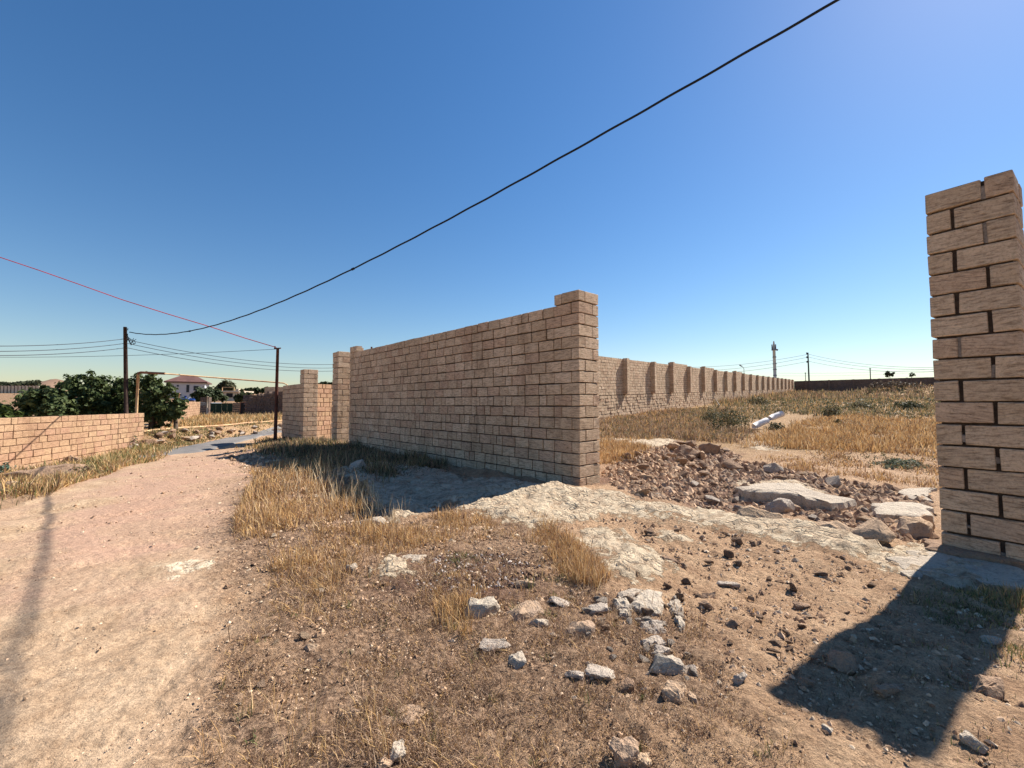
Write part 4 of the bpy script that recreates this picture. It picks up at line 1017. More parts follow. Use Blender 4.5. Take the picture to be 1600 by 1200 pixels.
# stone ledges (bedrock steps) behind the gateway
def ledge(pts, thick, label, seed, m=M_ST_PALE, lift=0.03):
    P = np.array([gp(*p) for p in pts]); c = P.mean(0); rr = random.Random(seed)
    Q = []
    for i in range(len(P)):
        a, b_ = P[i], P[(i+1) % len(P)]
        for k in range(5):
            t = k/5; q = a+(b_-a)*t; dd = np.hypot(*(b_-a))*0.07; Q.append(q+np.array([rr.uniform(-dd, dd), rr.uniform(-dd, dd)]))
    Q = np.array(Q); n = len(Q); V = []; zs = float(np.mean(h_fn(Q[:, 0], Q[:, 1])))+lift
    rings = [(1.0, -thick), (1.03, -0.35*thick), (1.0, -0.06*thick), (0.93, 0.0), (0.75, 0.012), (0.5, 0.012), (0.25, 0.016)]
    for s, dz in rings:
        for q in Q:
            p = c+(q-c)*s; nz = 0.018*float(fbm(p[0]*5, p[1]*5, 3, seed)); V.append((p[0]-c[0]+rr.uniform(-.008, .008), p[1]-c[1]+rr.uniform(-.008, .008), dz+nz))
    V.append((0, 0, 0.02)); Fc = []
    for k in range(len(rings)-1):
        for i in range(n): Fc.append((k*n+i, k*n+(i+1) % n, (k+1)*n+(i+1) % n, (k+1)*n+i))
    k = len(rings)-1; Fc += [(k*n+i, k*n+(i+1) % n, len(V)-1) for i in range(n)]
    area = sum(Q[i][0]*Q[(i+1) % n][1]-Q[(i+1) % n][0]*Q[i][1] for i in range(n))
    if area < 0: Fc = [tuple(reversed(f)) for f in Fc]
    me = bpy.data.meshes.new('rock_ledge'); me.from_pydata(V, [], Fc); me.update(); o = link('rock_ledge', me, m); o.location = (c[0], c[1], zs)
    tag(o, label, 'rock'); return o
ledge([(1155, 772), (1190, 760), (1245, 758), (1275, 776), (1335, 794), (1300, 802), (1240, 790), (1190, 786), (1160, 782)], 0.26, 'long white rock ledge with a dark undercut in the rubble field', 1, lift=0.12)
ledge([(1362, 800), (1410, 795), (1456, 802), (1456, 818), (1410, 815), (1375, 812)], 0.22, 'white rock ledge meeting the left side of the gate pillar', 2, lift=0.09)
ledge([(1390, 885), (1450, 862), (1530, 876), (1600, 900), (1650, 935), (1560, 925), (1480, 915), (1420, 905)], 0.12, 'pale cracked rock shelf in the shade under the gate pillar', 3, lift=0.05)
ledge([(1440, 856), (1500, 862), (1600, 884), (1600, 896), (1500, 885), (1450, 872)], 0.16, 'narrow dark rock step directly beneath the gate pillar', 4, M_ST_BROWN, lift=0.10)
ledge([(1405, 770), (1450, 765), (1456, 785), (1420, 783)], 0.1, 'small pale rock shelf beside the gate pillar at mid distance', 5, lift=0.04)

ledge([(984, 950), (998, 936), (1012, 930), (1034, 934), (1034, 962), (1018, 966), (1000, 960)], 0.10, 'broad white slab, biggest of the cracked cluster in the foreground', 11, lift=0.035)
ledge([(957, 946), (979, 942), (990, 953), (983, 961), (966, 957)], 0.08, 'white slab touching the left side of the biggest slab', 12, lift=0.03)
ledge([(965, 934), (988, 926), (1008, 928), (992, 937), (972, 941)], 0.06, 'thin flat slab edge just behind the biggest slab', 13, lift=0.02)
ledge([(993, 969), (1018, 974), (1042, 976), (1038, 990), (1020, 993), (1002, 984)], 0.09, 'long greyish slab just below the biggest white slab', 14, M_ST_GREY, lift=0.02)
ledge([(1043, 949), (1062, 947), (1066, 960), (1058, 967), (1048, 961)], 0.09, 'small white slab right of the biggest slab', 15, lift=0.03)
ledge([(1054, 972), (1064, 970), (1070, 985), (1062, 990)], 0.07, 'narrow white slab piece below the small one', 16, lift=0.02)
ledge([(968, 961), (985, 963), (983, 969), (968, 967)], 0.06, 'thin bright sliver under the touching slabs', 17, lift=0.02)
ledge([(1000, 1006), (1030, 1000), (1040, 1012), (1015, 1018)], 0.05, 'grey slab fragment above the white wedge rock', 18, M_ST_GREY, lift=0.015)
ledge([(600, 888), (620, 872), (640, 868), (664, 870), (660, 880), (630, 884), (612, 896)], 0.04, 'white limestone crust by the dark soil patch', 19, lift=0.01)
def samp(P, n, r, power=1.6):
    P = np.asarray(P); lo = P.min(0); hi = P.max(0); rm = np.sqrt((P**2).sum(1)).min(); out = []
    tot = 0
    for _ in range(400):
        q = r.uniform(lo, hi, (max(n*3, 4000), 2)); q = q[inpoly(q[:, 0], q[:, 1], P)]
        if len(q) == 0: continue
        d = np.sqrt((q**2).sum(1)); q = q[r.rand(len(q)) < (rm/np.maximum(d, rm))**power]; out.append(q); tot += len(q)
        if tot >= n: break
    return np.concatenate(out)[:n] if out else np.zeros((0, 2))

# countable broken stones in the rubble spread: shared label, one group
RUB = gpoly([(940, 742), (985, 708), (1040, 700), (1100, 700), (1160, 722), (1300, 748), (1455, 775), (1455, 850), (1400, 850), (1330, 838), (1250, 806), (1100, 795), (1000, 782)])
HEAP = gpoly([(985, 735), (1010, 702), (1060, 698), (1120, 702), (1160, 715), (1140, 745), (1070, 750)])
variants = []
for i in range(14):
    rr = random.Random(i); bm = hull_rock((1, rr.uniform(0.6, 0.95), rr.uniform(0.35, 0.7)), 500+i, 13, 1, 0.05); me = bpy.data.meshes.new('stone'); bm.to_mesh(me); bm.free()
    variants.append(me)
vm = {}
LAND = [(1245, 775, 'beside the long white ledge'), (960, 750, 'near the wall corner'), (1060, 705, 'on the crest of the heap'), (1150, 735, 'at the right foot of the heap'), (1030, 765, 'below the heap'), (1100, 790, 'along the edge of the bedrock'), (1420, 800, 'near the gate pillar'), (1380, 765, 'toward the field on the right'),
        (1020, 860, 'by the pale bedrock strip'), (1100, 900, 'above the cracked slabs'), (1200, 900, 'in the middle of the slope'), (1320, 900, 'near the edge of the pillar shadow'), (1150, 1000, 'left of the pillar shadow'),
        (950, 960, 'left of the biggest slab'), (1010, 1000, 'below the biggest slab'), (1070, 1060, 'beside the white wedge rock'), (1080, 960, 'right of the biggest slab'), (930, 1030, 'in the middle of the cluster'),
        (450, 1000, 'at the roadside'), (600, 1000, 'left of centre'), (700, 1120, 'low in the middle'), (900, 1130, 'right of the middle'), (500, 1150, 'toward the lower left')]
_land = None
def where(x, y):
    global _land
    if _land is None: _land = [(gp(a, b_), t) for a, b_, t in LAND]
    d = math.hypot(x, y); return min(_land, key=lambda q: math.hypot(q[0][0]-x, q[0][1]-y))[1]
def inst_stone(x, y, s, m, label, group, sink=0.15):
    px = s*F/math.hypot(x, y); cn = {'pale_limestone_rock': 'whitish', 'tan_rock': 'tan', 'brown_rock': 'brown', 'grey_rock': 'greyish'}[m.name]
    label = ('larger ' if px > 17 else 'small ' if px < 12.5 else 'medium ')+cn+' '+label
    if 'embankment' not in group: label += ' '+where(x, y)
    else: label += [' before the wall end', ' opposite the pole shadow', ' toward the steel pole'][0 if y < 20 else 1 if y < 25 else 2]
    i = RNG.randrange(14); key = (i, m.name)
    if key not in vm:
        me = variants[i].copy(); me.materials.append(m); vm[key] = me
    o = bpy.data.objects.new('stone', vm[key]); COL.objects.link(o); o.location = (x, y, float(h_fn(x, y))+s*(0.25-sink))
    o.scale = (s, s*RNG.uniform(0.7, 1.1), s*RNG.uniform(0.7, 1.2)); o.rotation_euler = (RNG.uniform(-.35, .35), RNG.uniform(-.35, .35), RNG.uniform(0, 6.28)); tag(o, label, 'stone', group)
r_ = np.random.RandomState(5)
for q in samp(RUB, 84, r_, 1.5):
    d = math.hypot(*q); inst_stone(q[0], q[1], float(r_.choice([9, 12, 15, 19, 25], p=[.35, .3, .2, .1, .05]))*1.2/F*d, [T_, B_, B_, T_, G_][r_.randint(5)], 'broken stone in the rubble', 'stones of the rubble spread', 0.12)
for q in samp(HEAP, 34, r_, 1.0):
    d = math.hypot(*q); inst_stone(q[0], q[1], float(r_.uniform(10, 22))/F*d, [B_, T_, B_][r_.randint(3)], 'clod on the rubble heap', 'clods of the rubble heap', -0.1)
SLOPE = gpoly([(980, 905), (1010, 830), (1100, 830), (1300, 880), (1380, 920), (1180, 1060), (1100, 1000), (1060, 940)])
for q in samp(SLOPE, 34, r_, 1.8):
    d = math.hypot(*q); inst_stone(q[0], q[1], float(r_.uniform(8, 20))/F*d, [B_, T_, B_, B_][r_.randint(4)], 'loose stone on the bare slope', 'loose stones on the bare slope', 0.05)
BANK = [( -14.9-0.075*(y-18)+r_.uniform(-.35, .35)-(0.04*(y-30) if y > 30 else 0), y) for y in np.concatenate([np.linspace(16.4, 24, 28), np.linspace(24, 33, 12)])]
for q in BANK:
    inst_stone(q[0], q[1], float(r_.uniform(0.22, 0.5)), [B_, G_, B_, T_][r_.randint(4)], 'rough embankment stone under the thin pipe', 'embankment stones by the paved road', -0.05)
CLUS = gpoly([(900, 940), (1060, 930), (1090, 1000), (1090, 1100), (990, 1060), (900, 1010)])
for q in samp(CLUS, 40, r_, 1.2):
    d = math.hypot(*q); inst_stone(q[0], q[1], float(r_.uniform(9, 22))/F*d, [G_, T_, B_, G_][r_.randint(4)], 'stone among the slabs', 'small stones among the slabs', 0.08)
WIDE = gpoly([(330, 1190), (420, 960), (560, 930), (850, 1000), (1150, 1110), (1190, 1190)])
for q in samp(WIDE, 20, r_, 1.2):
    d = math.hypot(*q); inst_stone(q[0], q[1], float(r_.uniform(8, 17))/F*d, [T_, T_, P_, B_][r_.randint(4)], 'stone half buried in the dry litter', 'small stones in the dry litter', 0.12)

# uncountable grit and pebbles: one object
def pebbles(P, S, seed, cols):
    r = np.random.RandomState(seed); n = len(P); nv = 8
    base = np.array([(1, 0, 0), (.3, .95, 0), (-.8, .6, 0), (-.8, -.6, 0), (.3, -.95, 0), (.15, .1, .75), (-.35, -.1, .6), (.1, 0, -.5)], float)
    Fb = np.array([(0, 1, 5), (1, 2, 5), (2, 6, 5), (2, 3, 6), (3, 4, 6), (4, 5, 6), (4, 0, 5), (1, 0, 7), (2, 1, 7), (3, 2, 7), (4, 3, 7), (0, 4, 7)])
    V = base[None]*r.uniform(0.7, 1.25, (n, nv, 1))+r.uniform(-.12, .12, (n, nv, 3)); a = r.uniform(0, 6.28, n); c, s = np.cos(a)[:, None], np.sin(a)[:, None]
    V = V*(S[:, None, None]*0.5)*np.stack([np.ones(n), r.uniform(.55, 1, n), r.uniform(.6, 1.1, n)], -1)[:, None, :]
    X = V[..., 0]*c-V[..., 1]*s; Y = V[..., 0]*s+V[..., 1]*c; Z = V[..., 2]
    z = h_fn(P[:, 0], P[:, 1])
    V = np.stack([X+P[:, 0:1], Y+P[:, 1:2], Z+z[:, None]+S[:, None]*0.05], -1).reshape(-1, 3)
    Fc = (Fb[None]+np.arange(n)[:, None, None]*nv).reshape(-1, 3)
    me = np_mesh('pebbles', V, Fc, 3)
    ci = r.randint(0, len(cols), n); C_ = np.array(cols)[ci]*r.uniform(0.75, 1.15, (n, 1)); cattr(me, 'tint', np.repeat(C_, nv, 0)); return me
def tint_mat(name):
    m, nt, b = mat(name, 0.95); c = N(nt, 'ShaderNodeAttribute', attribute_name='tint').outputs['Color']; P = N(nt, 'ShaderNodeNewGeometry').outputs['Position']
    n1 = noise(nt, P, 80, 3, 0.7); L(nt, mixc(nt, 0.6, c, ramp(nt, n1, [(0.3, (.6,)*3), (0.6, (1.1,)*3)]), 'MULTIPLY'), b.inputs['Base Color']); return m
M_TINT = tint_mat('grit')
TC = [(0.54, 0.36, 0.23), (0.44, 0.28, 0.17), (0.26, 0.155, 0.095), (0.60, 0.45, 0.31), (0.33, 0.21, 0.13)]
def addp(name, label, P, S, seed, cols=TC):
    o = link(name, pebbles(P, S, seed, cols), M_TINT); tag(o, label, 'gravel', kind='stuff')
allg = gpoly([(0, 1199), (0, 830), (250, 720), (420, 700), (560, 720), (900, 770), (1440, 870), (1599, 900), (1599, 1199)])
pts = samp(allg, 34000, r_, 1.9); rd = road_w(pts[:, 0], pts[:, 1]); d_ = np.hypot(pts[:, 0], pts[:, 1])
keep = r_.rand(len(pts)) < (1-0.6*rd); pts = pts[keep]; d_ = d_[keep]; rd = rd[keep]
addp('ground_grit', 'loose grit and crumbs of soil scattered over the near ground', pts, d_/F*(r_.gamma(1.6, 1.6, len(pts)).clip(1.2, 11)*(1-0.55*rd)), 1)
pts = np.concatenate([samp(RUB, 9000, r_, 1.6), samp(HEAP, 2500, r_, 1.2)]); d_ = np.hypot(pts[:, 0], pts[:, 1])
addp('rubble_crumbs', 'small broken stones and clods filling the rubble spread', pts, d_/F*r_.gamma(2.0, 2.6, len(pts)).clip(2, 14), 2, TC[:3]+[(0.33, 0.23, 0.16)])
DK = DARK[0]; pts = samp(DK, 1500, r_, 1); d_ = np.hypot(pts[:, 0], pts[:, 1]); addp('dark_crumbs', 'reddish-black crumbs and white chips on the dark soil patch', pts, d_/F*r_.uniform(2, 8, len(pts)), 3, [(0.07, 0.035, 0.03), (0.12, 0.06, 0.045), (0.05, 0.03, 0.025), (0.12, 0.07, 0.05), (0.6, 0.52, 0.46)])
pts = samp(gpoly([(1325, 612), (1345, 600), (1400, 592), (1450, 594), (1450, 613)]), 1100, r_, 0.5); d_ = np.hypot(pts[:, 0], pts[:, 1]); addp('far_mound_rubble', 'dark rough rubble on the far mound before the shaded wall', pts, d_/F*r_.uniform(2, 9, len(pts)), 4, [(0.2, 0.14, 0.1), (0.12, 0.085, 0.065), (0.33, 0.24, 0.17)])

# ------------------------------------------------------------------ grass and weeds (stuff)
def blades(P, Hh, Wd, lean, cols, seed, az=None):
    r = np.random.RandomState(seed); n = len(P); z = h_fn(P[:, 0], P[:, 1])-0.012
    a = r.uniform(0, 6.28, n) if az is None else az+r.normal(0, 0.7, n)
    dx, dy = np.cos(a)*lean, np.sin(a)*lean; fa = r.uniform(0, 6.28, n); wx, wy = np.cos(fa)*Wd/2, np.sin(fa)*Wd/2
    b0 = np.stack([P[:, 0], P[:, 1], z], -1); hv = np.sqrt(np.maximum(1-lean**2, 0.03))
    d1 = np.stack([dx*0.35, dy*0.35, hv*0.55], -1)*Hh[:, None]; d2 = np.stack([dx, dy, hv*0.98], -1)*Hh[:, None]
    w = np.stack([wx, wy, 0*wx], -1)
    V = np.stack([b0-w, b0+w, b0+d1+w*0.8, b0+d1-w*0.8, b0+d2], 1).reshape(-1, 3)
    i = np.arange(n)[:, None]*5; Fc = np.concatenate([i+np.array([0, 1, 2]), i+np.array([0, 2, 3]), i+np.array([3, 2, 4])], 0)
    me = np_mesh('grass', V, Fc, 3); k = r.randint(0, len(cols), n); C_ = np.array(cols)[k]*r.uniform(0.8, 1.2, (n, 1)); cattr(me, 'tint', np.repeat(C_, 5, 0)); return me
STRAW = [(0.58, 0.37, 0.16), (0.50, 0.30, 0.125), (0.66, 0.47, 0.26), (0.40, 0.225, 0.10), (0.27, 0.155, 0.08)]
DRYB = [(0.40, 0.26, 0.165), (0.30, 0.185, 0.12), (0.54, 0.38, 0.25), (0.21, 0.13, 0.085), (0.16, 0.1, 0.068)]
GREENY = [(0.15, 0.17, 0.06), (0.21, 0.20, 0.08), (0.33, 0.27, 0.12), (0.10, 0.12, 0.045), (0.4, 0.3, 0.14)]
OLIVE = [(0.19, 0.17, 0.08), (0.14, 0.125, 0.065), (0.30, 0.235, 0.125), (0.09, 0.08, 0.045), (0.40, 0.31, 0.17)]
def tufts(P, per, spread, r):
    n = len(P); i = np.repeat(np.arange(n), per); return P[i]+r.normal(0, 1, (len(i), 2))*spread*np.hypot(P[i, 0], P[i, 1])[:, None], i
def grass(name, label, poly, ntuft, per, hgt, wpx, cols, seed, power=1.5, spread=0.012, lean=(0.05, 0.75), patch=None, cat='grass'):
    r = np.random.RandomState(seed); P = samp(poly, ntuft, r, power)
    if patch is not None:
        v = fbm(P[:, 0]*patch[0], P[:, 1]*patch[0], 3, seed); P = P[v > patch[1]]
    if len(P) == 0: return
    Q, i = tufts(P, per, spread, r); th = r.uniform(0.6, 1.15, len(P))[i]
    d = np.hypot(Q[:, 0], Q[:, 1]); Hh = r.uniform(hgt[0], hgt[1], len(Q))*th; Wd = np.maximum(0.0028, wpx/F*d)*r.uniform(0.7, 1.3, len(Q))
    Hh = Hh*np.clip(0.75+0.9*fbm(Q[:, 0]*1.6, Q[:, 1]*1.6, 3, seed+90), 0.25, 1.6)
    m = road_w(Q[:, 0], Q[:, 1]) < 0.5
    Q, Hh, Wd = Q[m], Hh[m], Wd[m]
    ln = r.uniform(lean[0], lean[1], len(Q))
    o = link(name, blades(Q, Hh, Wd, ln, cols, seed), M_GRASS); tag(o, label, cat, kind='stuff')
Gm = gpoly([(335, 812), (395, 735), (430, 722), (480, 712), (560, 740), (600, 785), (575, 815), (600, 826), (560, 870), (520, 930), (470, 935), (430, 900), (415, 850), (350, 835)])
grass('dry_grass', 'tall golden straw clump between the dirt road and the wall shadow', Gm, 1500, 11, (0.08, 0.27), 1.0, STRAW+STRAW[:3]+DRYB[:2], 1, patch=(2.2, -0.22), lean=(0.05, 0.95))
grass('dry_grass', 'short matted undergrowth of the straw clump', Gm, 1500, 8, (0.03, 0.12), 1.0, DRYB+STRAW[:2], 61, lean=(0.4, 0.97))
grass('dry_grass', 'golden straw fringe along the tip of the wall shadow', gpoly([(560, 826), (610, 820), (700, 805), (790, 790), (850, 806), (890, 850), (860, 860), (800, 840), (700, 850), (640, 870), (580, 870)]), 620, 11, (0.06, 0.22), 1.0, STRAW+STRAW[:3]+DRYB[:2], 2, patch=(2.5, -0.3), lean=(0.05, 0.9))
grass('dry_grass', 'leaning straw tufts beside the pale bedrock', gpoly([(840, 822), (890, 840), (950, 905), (935, 925), (890, 905), (850, 860)]), 260, 13, (0.06, 0.18), 1.1, STRAW+DRYB[:1], 3)
grass('dry_weeds', 'dense brown and olive weeds growing in the shade of the long wall', gpoly([(412, 712), (430, 690), (545, 692), (640, 708), (700, 730), (640, 740), (600, 760), (560, 745), (480, 722)]), 1300, 12, (0.12, 0.34), 1.2, OLIVE+DRYB[:2], 4)
grass('dry_weeds', 'weeds at the foot of the low wall by the steel pole', gpoly([(395, 700), (420, 686), (500, 688), (530, 696), (440, 706)]), 700, 10, (0.10, 0.28), 1.2, STRAW[:3]+OLIVE[:2], 5)
Lt = gpoly([(310, 1199), (330, 1060), (420, 950), (440, 900), (560, 880), (700, 860), (860, 870), (950, 930), (1100, 965), (1150, 1080), (1190, 1150), (1260, 1199)])
grass('tall_stalks', 'few tall bleached stalks standing against the wall shadow', gpoly([(430, 745), (560, 752), (600, 790), (660, 812), (600, 826), (560, 800), (440, 770)]), 170, 3, (0.2, 0.48), 0.9, [(0.66, 0.52, 0.34), (0.55, 0.4, 0.24)], 62, 0.5, spread=0.004, lean=(0.02, 0.45))
grass('dry_litter', 'mat of fine brown dead stems covering the central foreground', Lt, 8500, 8, (0.03, 0.09), 0.8, DRYB+STRAW[:1], 6, 1.6, spread=0.02, lean=(0.55, 0.99), patch=(2.2, -0.35))
grass('dry_grass', 'scattered upright straws in the central foreground', Lt, 520, 5, (0.06, 0.2), 0.8, STRAW, 7, 1.2, lean=(0.1, 0.9), patch=(1.4, -0.1))
grass('dry_grass', 'straw tuft beside the largest white rock', gpoly([(690, 900), (740, 900), (745, 990), (700, 1000), (680, 950)]), 60, 14, (0.10, 0.24), 1.2, STRAW, 8, 0)
grass('green_sprouts', 'few small green sprouts dotted over the dry foreground', Lt, 60, 12, (0.03, 0.09), 1.4, GREENY, 9, 1.0, spread=0.006)
grass('green_sprouts', 'low green tuft on the dark soil edge', gpoly([(700, 862), (738, 860), (742, 884), (705, 886)]), 22, 16, (0.03, 0.09), 1.3, GREENY[:2]+GREENY[3:4], 10, 0)
grass('dry_grass', 'strip of dry and green grass between the low left wall and the dirt road', gpoly([(0, 812), (0, 745), (60, 735), (140, 722), (225, 698), (262, 708), (200, 728), (120, 765), (60, 795)]), 2000, 11, (0.08, 0.32), 0.9, STRAW+STRAW[:3]+GREENY[:3]+DRYB[:2], 11, patch=(1.5, -0.3), lean=(0.05, 0.95))
grass('dry_grass', 'tall greenish grass at the base of the low left wall', gpoly([(110, 735), (225, 697), (262, 704), (200, 722), (140, 745)]), 420, 12, (0.12, 0.40), 0.9, GREENY+STRAW[:3], 12, lean=(0.05, 0.85))
grass('weeds', 'green and straw tufts at the right edge below the gate pillar', gpoly([(1500, 935), (1600, 925), (1660, 960), (1600, 1045), (1545, 960)]), 260, 13, (0.03, 0.12), 0.8, GREENY+STRAW[:2]+DRYB[:1], 13, 1.0)
grass('weeds', 'shaded weeds under the rock shelf of the gate pillar', gpoly([(1440, 925), (1560, 930), (1570, 975), (1480, 985), (1410, 935)]), 150, 11, (0.02, 0.10), 0.8, OLIVE+GREENY[:2], 14, 1.0)
grass('weeds', 'sparse tufts on the sunny right corner', gpoly([(1440, 1000), (1600, 960), (1600, 1199), (1450, 1199)]), 60, 9, (0.02, 0.07), 0.8, GREENY+DRYB, 15, 0.8)
grass('dry_grass', 'sparse dry wisps on the bare slope', gpoly([(1100, 900), (1400, 880), (1190, 1080), (1120, 1020)]), 110, 7, (0.02, 0.06), 1.0, DRYB+STRAW[:1], 16, 0.8, lean=(0.3, 0.95))
grass('weeds', 'dead weeds inside the gate pillar shadow', gpoly([(1200, 1090), (1400, 900), (1500, 980), (1430, 1180)]), 150, 8, (0.015, 0.06), 0.8, DRYB+OLIVE, 17, 0.8, lean=(0.3, 0.95))
grass('dry_grass', 'orange dry grass against the far side of the wall corner', gpoly([(938, 725), (938, 690), (985, 690), (1010, 700), (985, 722)]), 500, 12, (0.10, 0.28), 1.1, STRAW, 18)
FLD = gpoly([(938, 690), (938, 655), (1080, 634), (1240, 613), (1460, 613), (1460, 740), (1300, 735), (1200, 700), (1080, 690)])
grass('dry_grass', 'golden dry grass in the right half of the field', gpoly([(1170, 700), (1240, 668), (1300, 650), (1460, 655), (1760, 665), (1760, 735), (1460, 705), (1380, 708), (1290, 706)]), 5200, 10, (0.15, 0.42), 0.9, STRAW, 19, patch=(0.5, -0.25))
grass('dry_grass', 'thin dry grass on the nearer edge of the field', gpoly([(1250, 742), (1200, 720), (1300, 708), (1460, 708), (1760, 735), (1760, 790), (1460, 765), (1350, 750)]), 1600, 9, (0.06, 0.2), 1.0, STRAW+DRYB[:2], 20, patch=(1.0, -0.1))
grass('dry_grass', 'brownish dry grass sloping up to the long wall', gpoly([(938, 690), (938, 655), (1060, 640), (1150, 640), (1120, 670), (1180, 672), (1150, 695), (1060, 688)]), 2600, 10, (0.12, 0.36), 0.9, STRAW[:2]+DRYB+OLIVE[:1], 21)
grass('field_weeds', 'grey-green weeds covering the back of the field', gpoly([(1060, 648), (1130, 628), (1245, 612), (1460, 609), (1760, 604), (1760, 665), (1460, 655), (1300, 652), (1220, 645), (1160, 662), (1110, 665)]), 4000, 9, (0.2, 0.55), 0.9, OLIVE+STRAW[:2]+DRYB[:1], 22, 1.4, lean=(0.05, 0.8))
grass('field_weeds', 'dry stalks along the top of the field below the far walls', gpoly([(1100, 626), (1241, 612.5), (1460, 607), (1460, 625), (1241, 624), (1120, 634)]), 1800, 8, (0.4, 1.0), 0.8, OLIVE+DRYB+STRAW[:1], 23, 0.8, lean=(0.05, 0.4))
grass('dry_grass', 'dry grass on the bank beyond the paved road', gpoly([(228, 674), (300, 666), (440, 654), (440, 647), (330, 652), (240, 668)]), 1100, 9, (0.06, 0.22), 1.0, STRAW+GREENY[2:3], 24, patch=(0.8, -0.3))
grass('dry_grass', 'golden grass in the plot before the green gate', gpoly([(268, 666), (310, 652), (445, 650), (445, 656), (300, 668)]), 1500, 9, (0.2, 0.6), 0.9, STRAW[:3]+OLIVE[:1], 25)
grass('dry_grass', 'mixed grass on the embankment beside the paved road', gpoly([(228, 698), (228, 682), (330, 672), (440, 660), (440, 668), (340, 683), (255, 702)]), 900, 9, (0.06, 0.2), 1.0, STRAW[:3]+GREENY+OLIVE, 26, patch=(1.0, -0.15))
def scrub(label, poly, nc, per, hgt, lpx, cols, seed, power=1.4, patch=None):
    r = np.random.RandomState(seed); P = samp(poly, nc, r, power)
    if patch: P = P[fbm(P[:, 0]*patch[0], P[:, 1]*patch[0], 3, seed) > patch[1]]
    i = np.repeat(np.arange(len(P)), per); d = np.hypot(P[i, 0], P[i, 1]); hh = (r.uniform(hgt[0], hgt[1], len(P)))[i]
    v = r.normal(size=(len(i), 3)); v /= np.linalg.norm(v, axis=1, keepdims=True); v *= r.uniform(0.2, 1, (len(i), 1)); v[:, 2] = np.abs(v[:, 2])
    Q = np.stack([P[i, 0]+v[:, 0]*hh*0.8, P[i, 1]+v[:, 1]*hh*0.8, h_fn(P[i, 0], P[i, 1])+v[:, 2]*hh+0.02], -1)
    cc = np.array(cols)[r.randint(0, len(cols), len(P))][i]*r.uniform(0.6, 1.35, (len(i), 1))
    me = leaves_mesh('scrub', Q, v+r.normal(size=v.shape)*0.7, 1.0, cc, seed)
    # individual leaf size by distance
    co = np.empty(len(me.vertices)*3, np.float32); me.vertices.foreach_get('co', co); co = co.reshape(-1, 4, 3); c0 = co.mean(1, keepdims=True)
    co = c0+(co-c0)*np.maximum(0.006, lpx/F*d)[:, None, None]; me.vertices.foreach_set('co', co.ravel())
    o = link('scrub', me, M_GRASS); tag(o, label, 'scrub', kind='stuff')
BACK = gpoly([(1060, 650), (1130, 630), (1245, 612), (1460, 609), (1700, 605), (1700, 662), (1460, 657), (1300, 654), (1220, 648), (1160, 664), (1110, 668)])
scrub('grey-green low scrub mottling the back of the field', BACK, 3000, 16, (0.12, 0.42), 1.6, [(0.14, 0.14, 0.07), (0.2, 0.18, 0.1), (0.27, 0.22, 0.13), (0.08, 0.075, 0.04)], 70)
scrub('brown-olive dead scrub before the long wall', gpoly([(938, 688), (938, 660), (1060, 642), (1150, 640), (1110, 668), (1180, 675), (1150, 692)]), 900, 14, (0.08, 0.3), 1.6, [(0.2, 0.14, 0.08), (0.28, 0.2, 0.12), (0.12, 0.11, 0.055)], 71)
scrub('scattered dark scrub in the golden grass', gpoly([(1200, 700), (1300, 655), (1460, 660), (1460, 745), (1300, 730)]), 260, 14, (0.08, 0.25), 1.6, [(0.2, 0.14, 0.08), (0.12, 0.11, 0.055)], 72, patch=(0.6, 0.0))
scrub('brown dead scrub tangled through the central foreground', Lt, 2600, 12, (0.008, 0.025), 0.55, [(0.34, 0.22, 0.14), (0.22, 0.14, 0.09), (0.48, 0.33, 0.21)], 73, 1.6, patch=(2.0, -0.1))
scrub('dark scrub in the shade at the foot of the long wall', gpoly([(430, 700), (545, 694), (680, 720), (700, 745), (600, 752), (480, 730)]), 500, 14, (0.06, 0.22), 1.8, [(0.12, 0.11, 0.05), (0.18, 0.13, 0.08), (0.07, 0.065, 0.035)], 74)
# shrubs in the field: things
def shrub(label, px, py, rpx, hpx, cols, seed, n=900, group='shrubs in the field'):
    g_ = gp(px, py); d = math.hypot(*g_); R_ = rpx/F*d; Hh = hpx/F*d; r = np.random.RandomState(seed); root = empty('shrub', (g_[0], g_[1], float(h_fn(*g_)))); tag(root, label, 'shrub', group)
    v = r.normal(size=(n, 3)); v /= np.linalg.norm(v, axis=1, keepdims=True); v *= r.uniform(0.3, 1, (n, 1))**0.6; v[:, 2] = np.abs(v[:, 2])
    lump = 1+0.25*np.sin(v[:, 0]*7+seed)*np.cos(v[:, 1]*6)
    P = v*np.array([R_, R_*0.8, Hh])*lump[:, None]; T = np.array(cols)[r.randint(0, len(cols), n)]
    link('foliage', leaves_mesh('foliage', P, v+r.normal(size=(n, 3))*0.6, max(0.05, 2.0/F*d), T, seed), M_LEAF, root)
    rr = random.Random(seed)
    for k in range(6): a = rr.uniform(0, 6.28); tube('stem', [(0, 0, -0.03), (math.cos(a)*R_*0.6, math.sin(a)*R_*0.5, Hh*rr.uniform(0.6, 1.1))], [0.012, 0.004], M_BARK, root, 4)
DKG = [(0.06, 0.065, 0.03), (0.1, 0.1, 0.05), (0.15, 0.13, 0.07), (0.04, 0.04, 0.02)]
shrub('largest dark bushy shrub in the field left of the white tube', 1138, 668, 26, 26, DKG, 1, 1500)
shrub('dark shrub behind and left of the largest one', 1112, 660, 14, 20, OLIVE, 2)
shrub('dark clump of weeds just under the white tube', 1212, 672, 12, 10, DKG, 3, 500)
shrub('low grey-green cushion shrub near the gate pillar', 1408, 730, 26, 9, [(0.14, 0.16, 0.1), (0.2, 0.21, 0.14), (0.09, 0.1, 0.06)], 4, 1000)
shrub('green shrub in the middle of the golden grass', 1300, 650, 12, 14, OLIVE, 5)
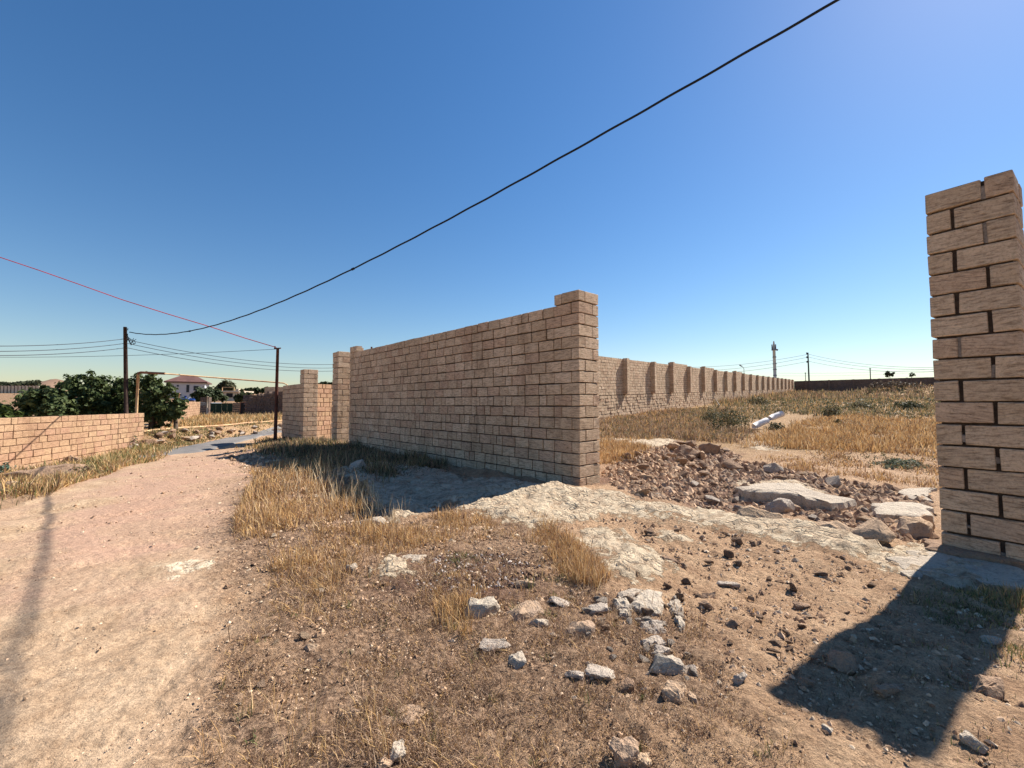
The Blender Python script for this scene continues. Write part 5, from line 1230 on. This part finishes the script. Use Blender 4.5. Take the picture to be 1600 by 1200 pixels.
shrub('dark shrub at the top of the field near the end of the long wall', 1185, 632, 14, 10, OLIVE, 6)
shrub('dark shrub in the back weeds left of the pillar', 1420, 640, 16, 9, DKG, 7)
shrub('low shrub in the back weeds below the thin lone pole', 1345, 640, 15, 10, OLIVE, 8)
shrub('small dark shrub in the golden grass near the pillar', 1310, 664, 5, 7, DKG, 9, 200)
shrub('brown-purple dead weed clump before the end of the low left wall', 196, 700, 15, 13, [(0.25, 0.16, 0.12), (0.17, 0.11, 0.09), (0.12, 0.12, 0.06)], 10, 700, None)
shrub('dry bush leaning over the boulder at the low left wall', 130, 745, 16, 12, [(0.25, 0.18, 0.1), (0.17, 0.14, 0.07), (0.3, 0.22, 0.12)], 11, 700, None)
shrub('blue-green spiky plant at the left edge below the wall', 3, 738, 9, 9, [(0.07, 0.12, 0.09), (0.1, 0.16, 0.12)], 12, 300, None)
shrub('dark brush pile on the far mound', 1395, 606, 26, 8, [(0.07, 0.05, 0.035), (0.14, 0.1, 0.07)], 13, 900)
# white tube
def tube_thing():
    a = gp(1178, 671); b_ = gp(1226, 667); z0 = float(h_fn(*a))
    A = Vector((a[0], a[1], z0+0.13)); Bp = xyz(1222, 650, a[1]+0.4)
    root = empty('white_tube', (a[0], a[1], z0)); tag(root, 'long weathered white tube lying tilted in the weeds of the field', 'tube')
    m = simple('weathered_white_plastic', (0.78, 0.74, 0.72), 0.7, 0.25, 6, 0.004); me_ = (Bp-A)
    pts = [A+me_*t+Vector((0, 0, 0.05*math.sin(t*3.1))) for t in (0, .15, .3, .45, .5)]; pts2 = [A+me_*t+Vector((0, 0, 0.10)) for t in (0.56, .7, .85, 1.0)]
    tube('tube_section', [p-root.location for p in pts], [0.12, 0.14, 0.13, 0.14, 0.10], m, root, 12)
    tube('tube_section', [p-root.location for p in pts2], [0.10, 0.14, 0.13, 0.14], m, root, 12)
    e = pts2[-1]-root.location; tube('open_end_shade', [e+me_.normalized()*0.004, e+me_.normalized()*0.012], 0.095, M_DARK, root, 12)  # solid dark disc, painted shade for the unlit inside of the tube
tube_thing()
o = tube('dead_branch', [tuple(xyz(1124, 633, 34)), tuple(xyz(1119, 625, 34.2)), tuple(xyz(1113, 617, 34.4))], [0.035, 0.03, 0.012], simple('bleached_branch', (0.6, 0.5, 0.38), 0.9, 0.2, 5), None, 6); tag(o, 'bleached dead branch sticking up before the long wall', 'branch')
g_ = gp(560, 560+20) if False else None
o = tube('bolt_rod', [tuple(xyz(581, 552, 13.9)), tuple(xyz(580.5, 542, 13.9))], 0.03, M_RUST, None, 6); tag(o, 'short dark rod sticking up from the top of the long wall near its far end', 'rod')
print('objects', len(bpy.data.objects), 'tris', sum(len(o.data.polygons)*2 for o in bpy.data.objects if o.type == 'MESH'))
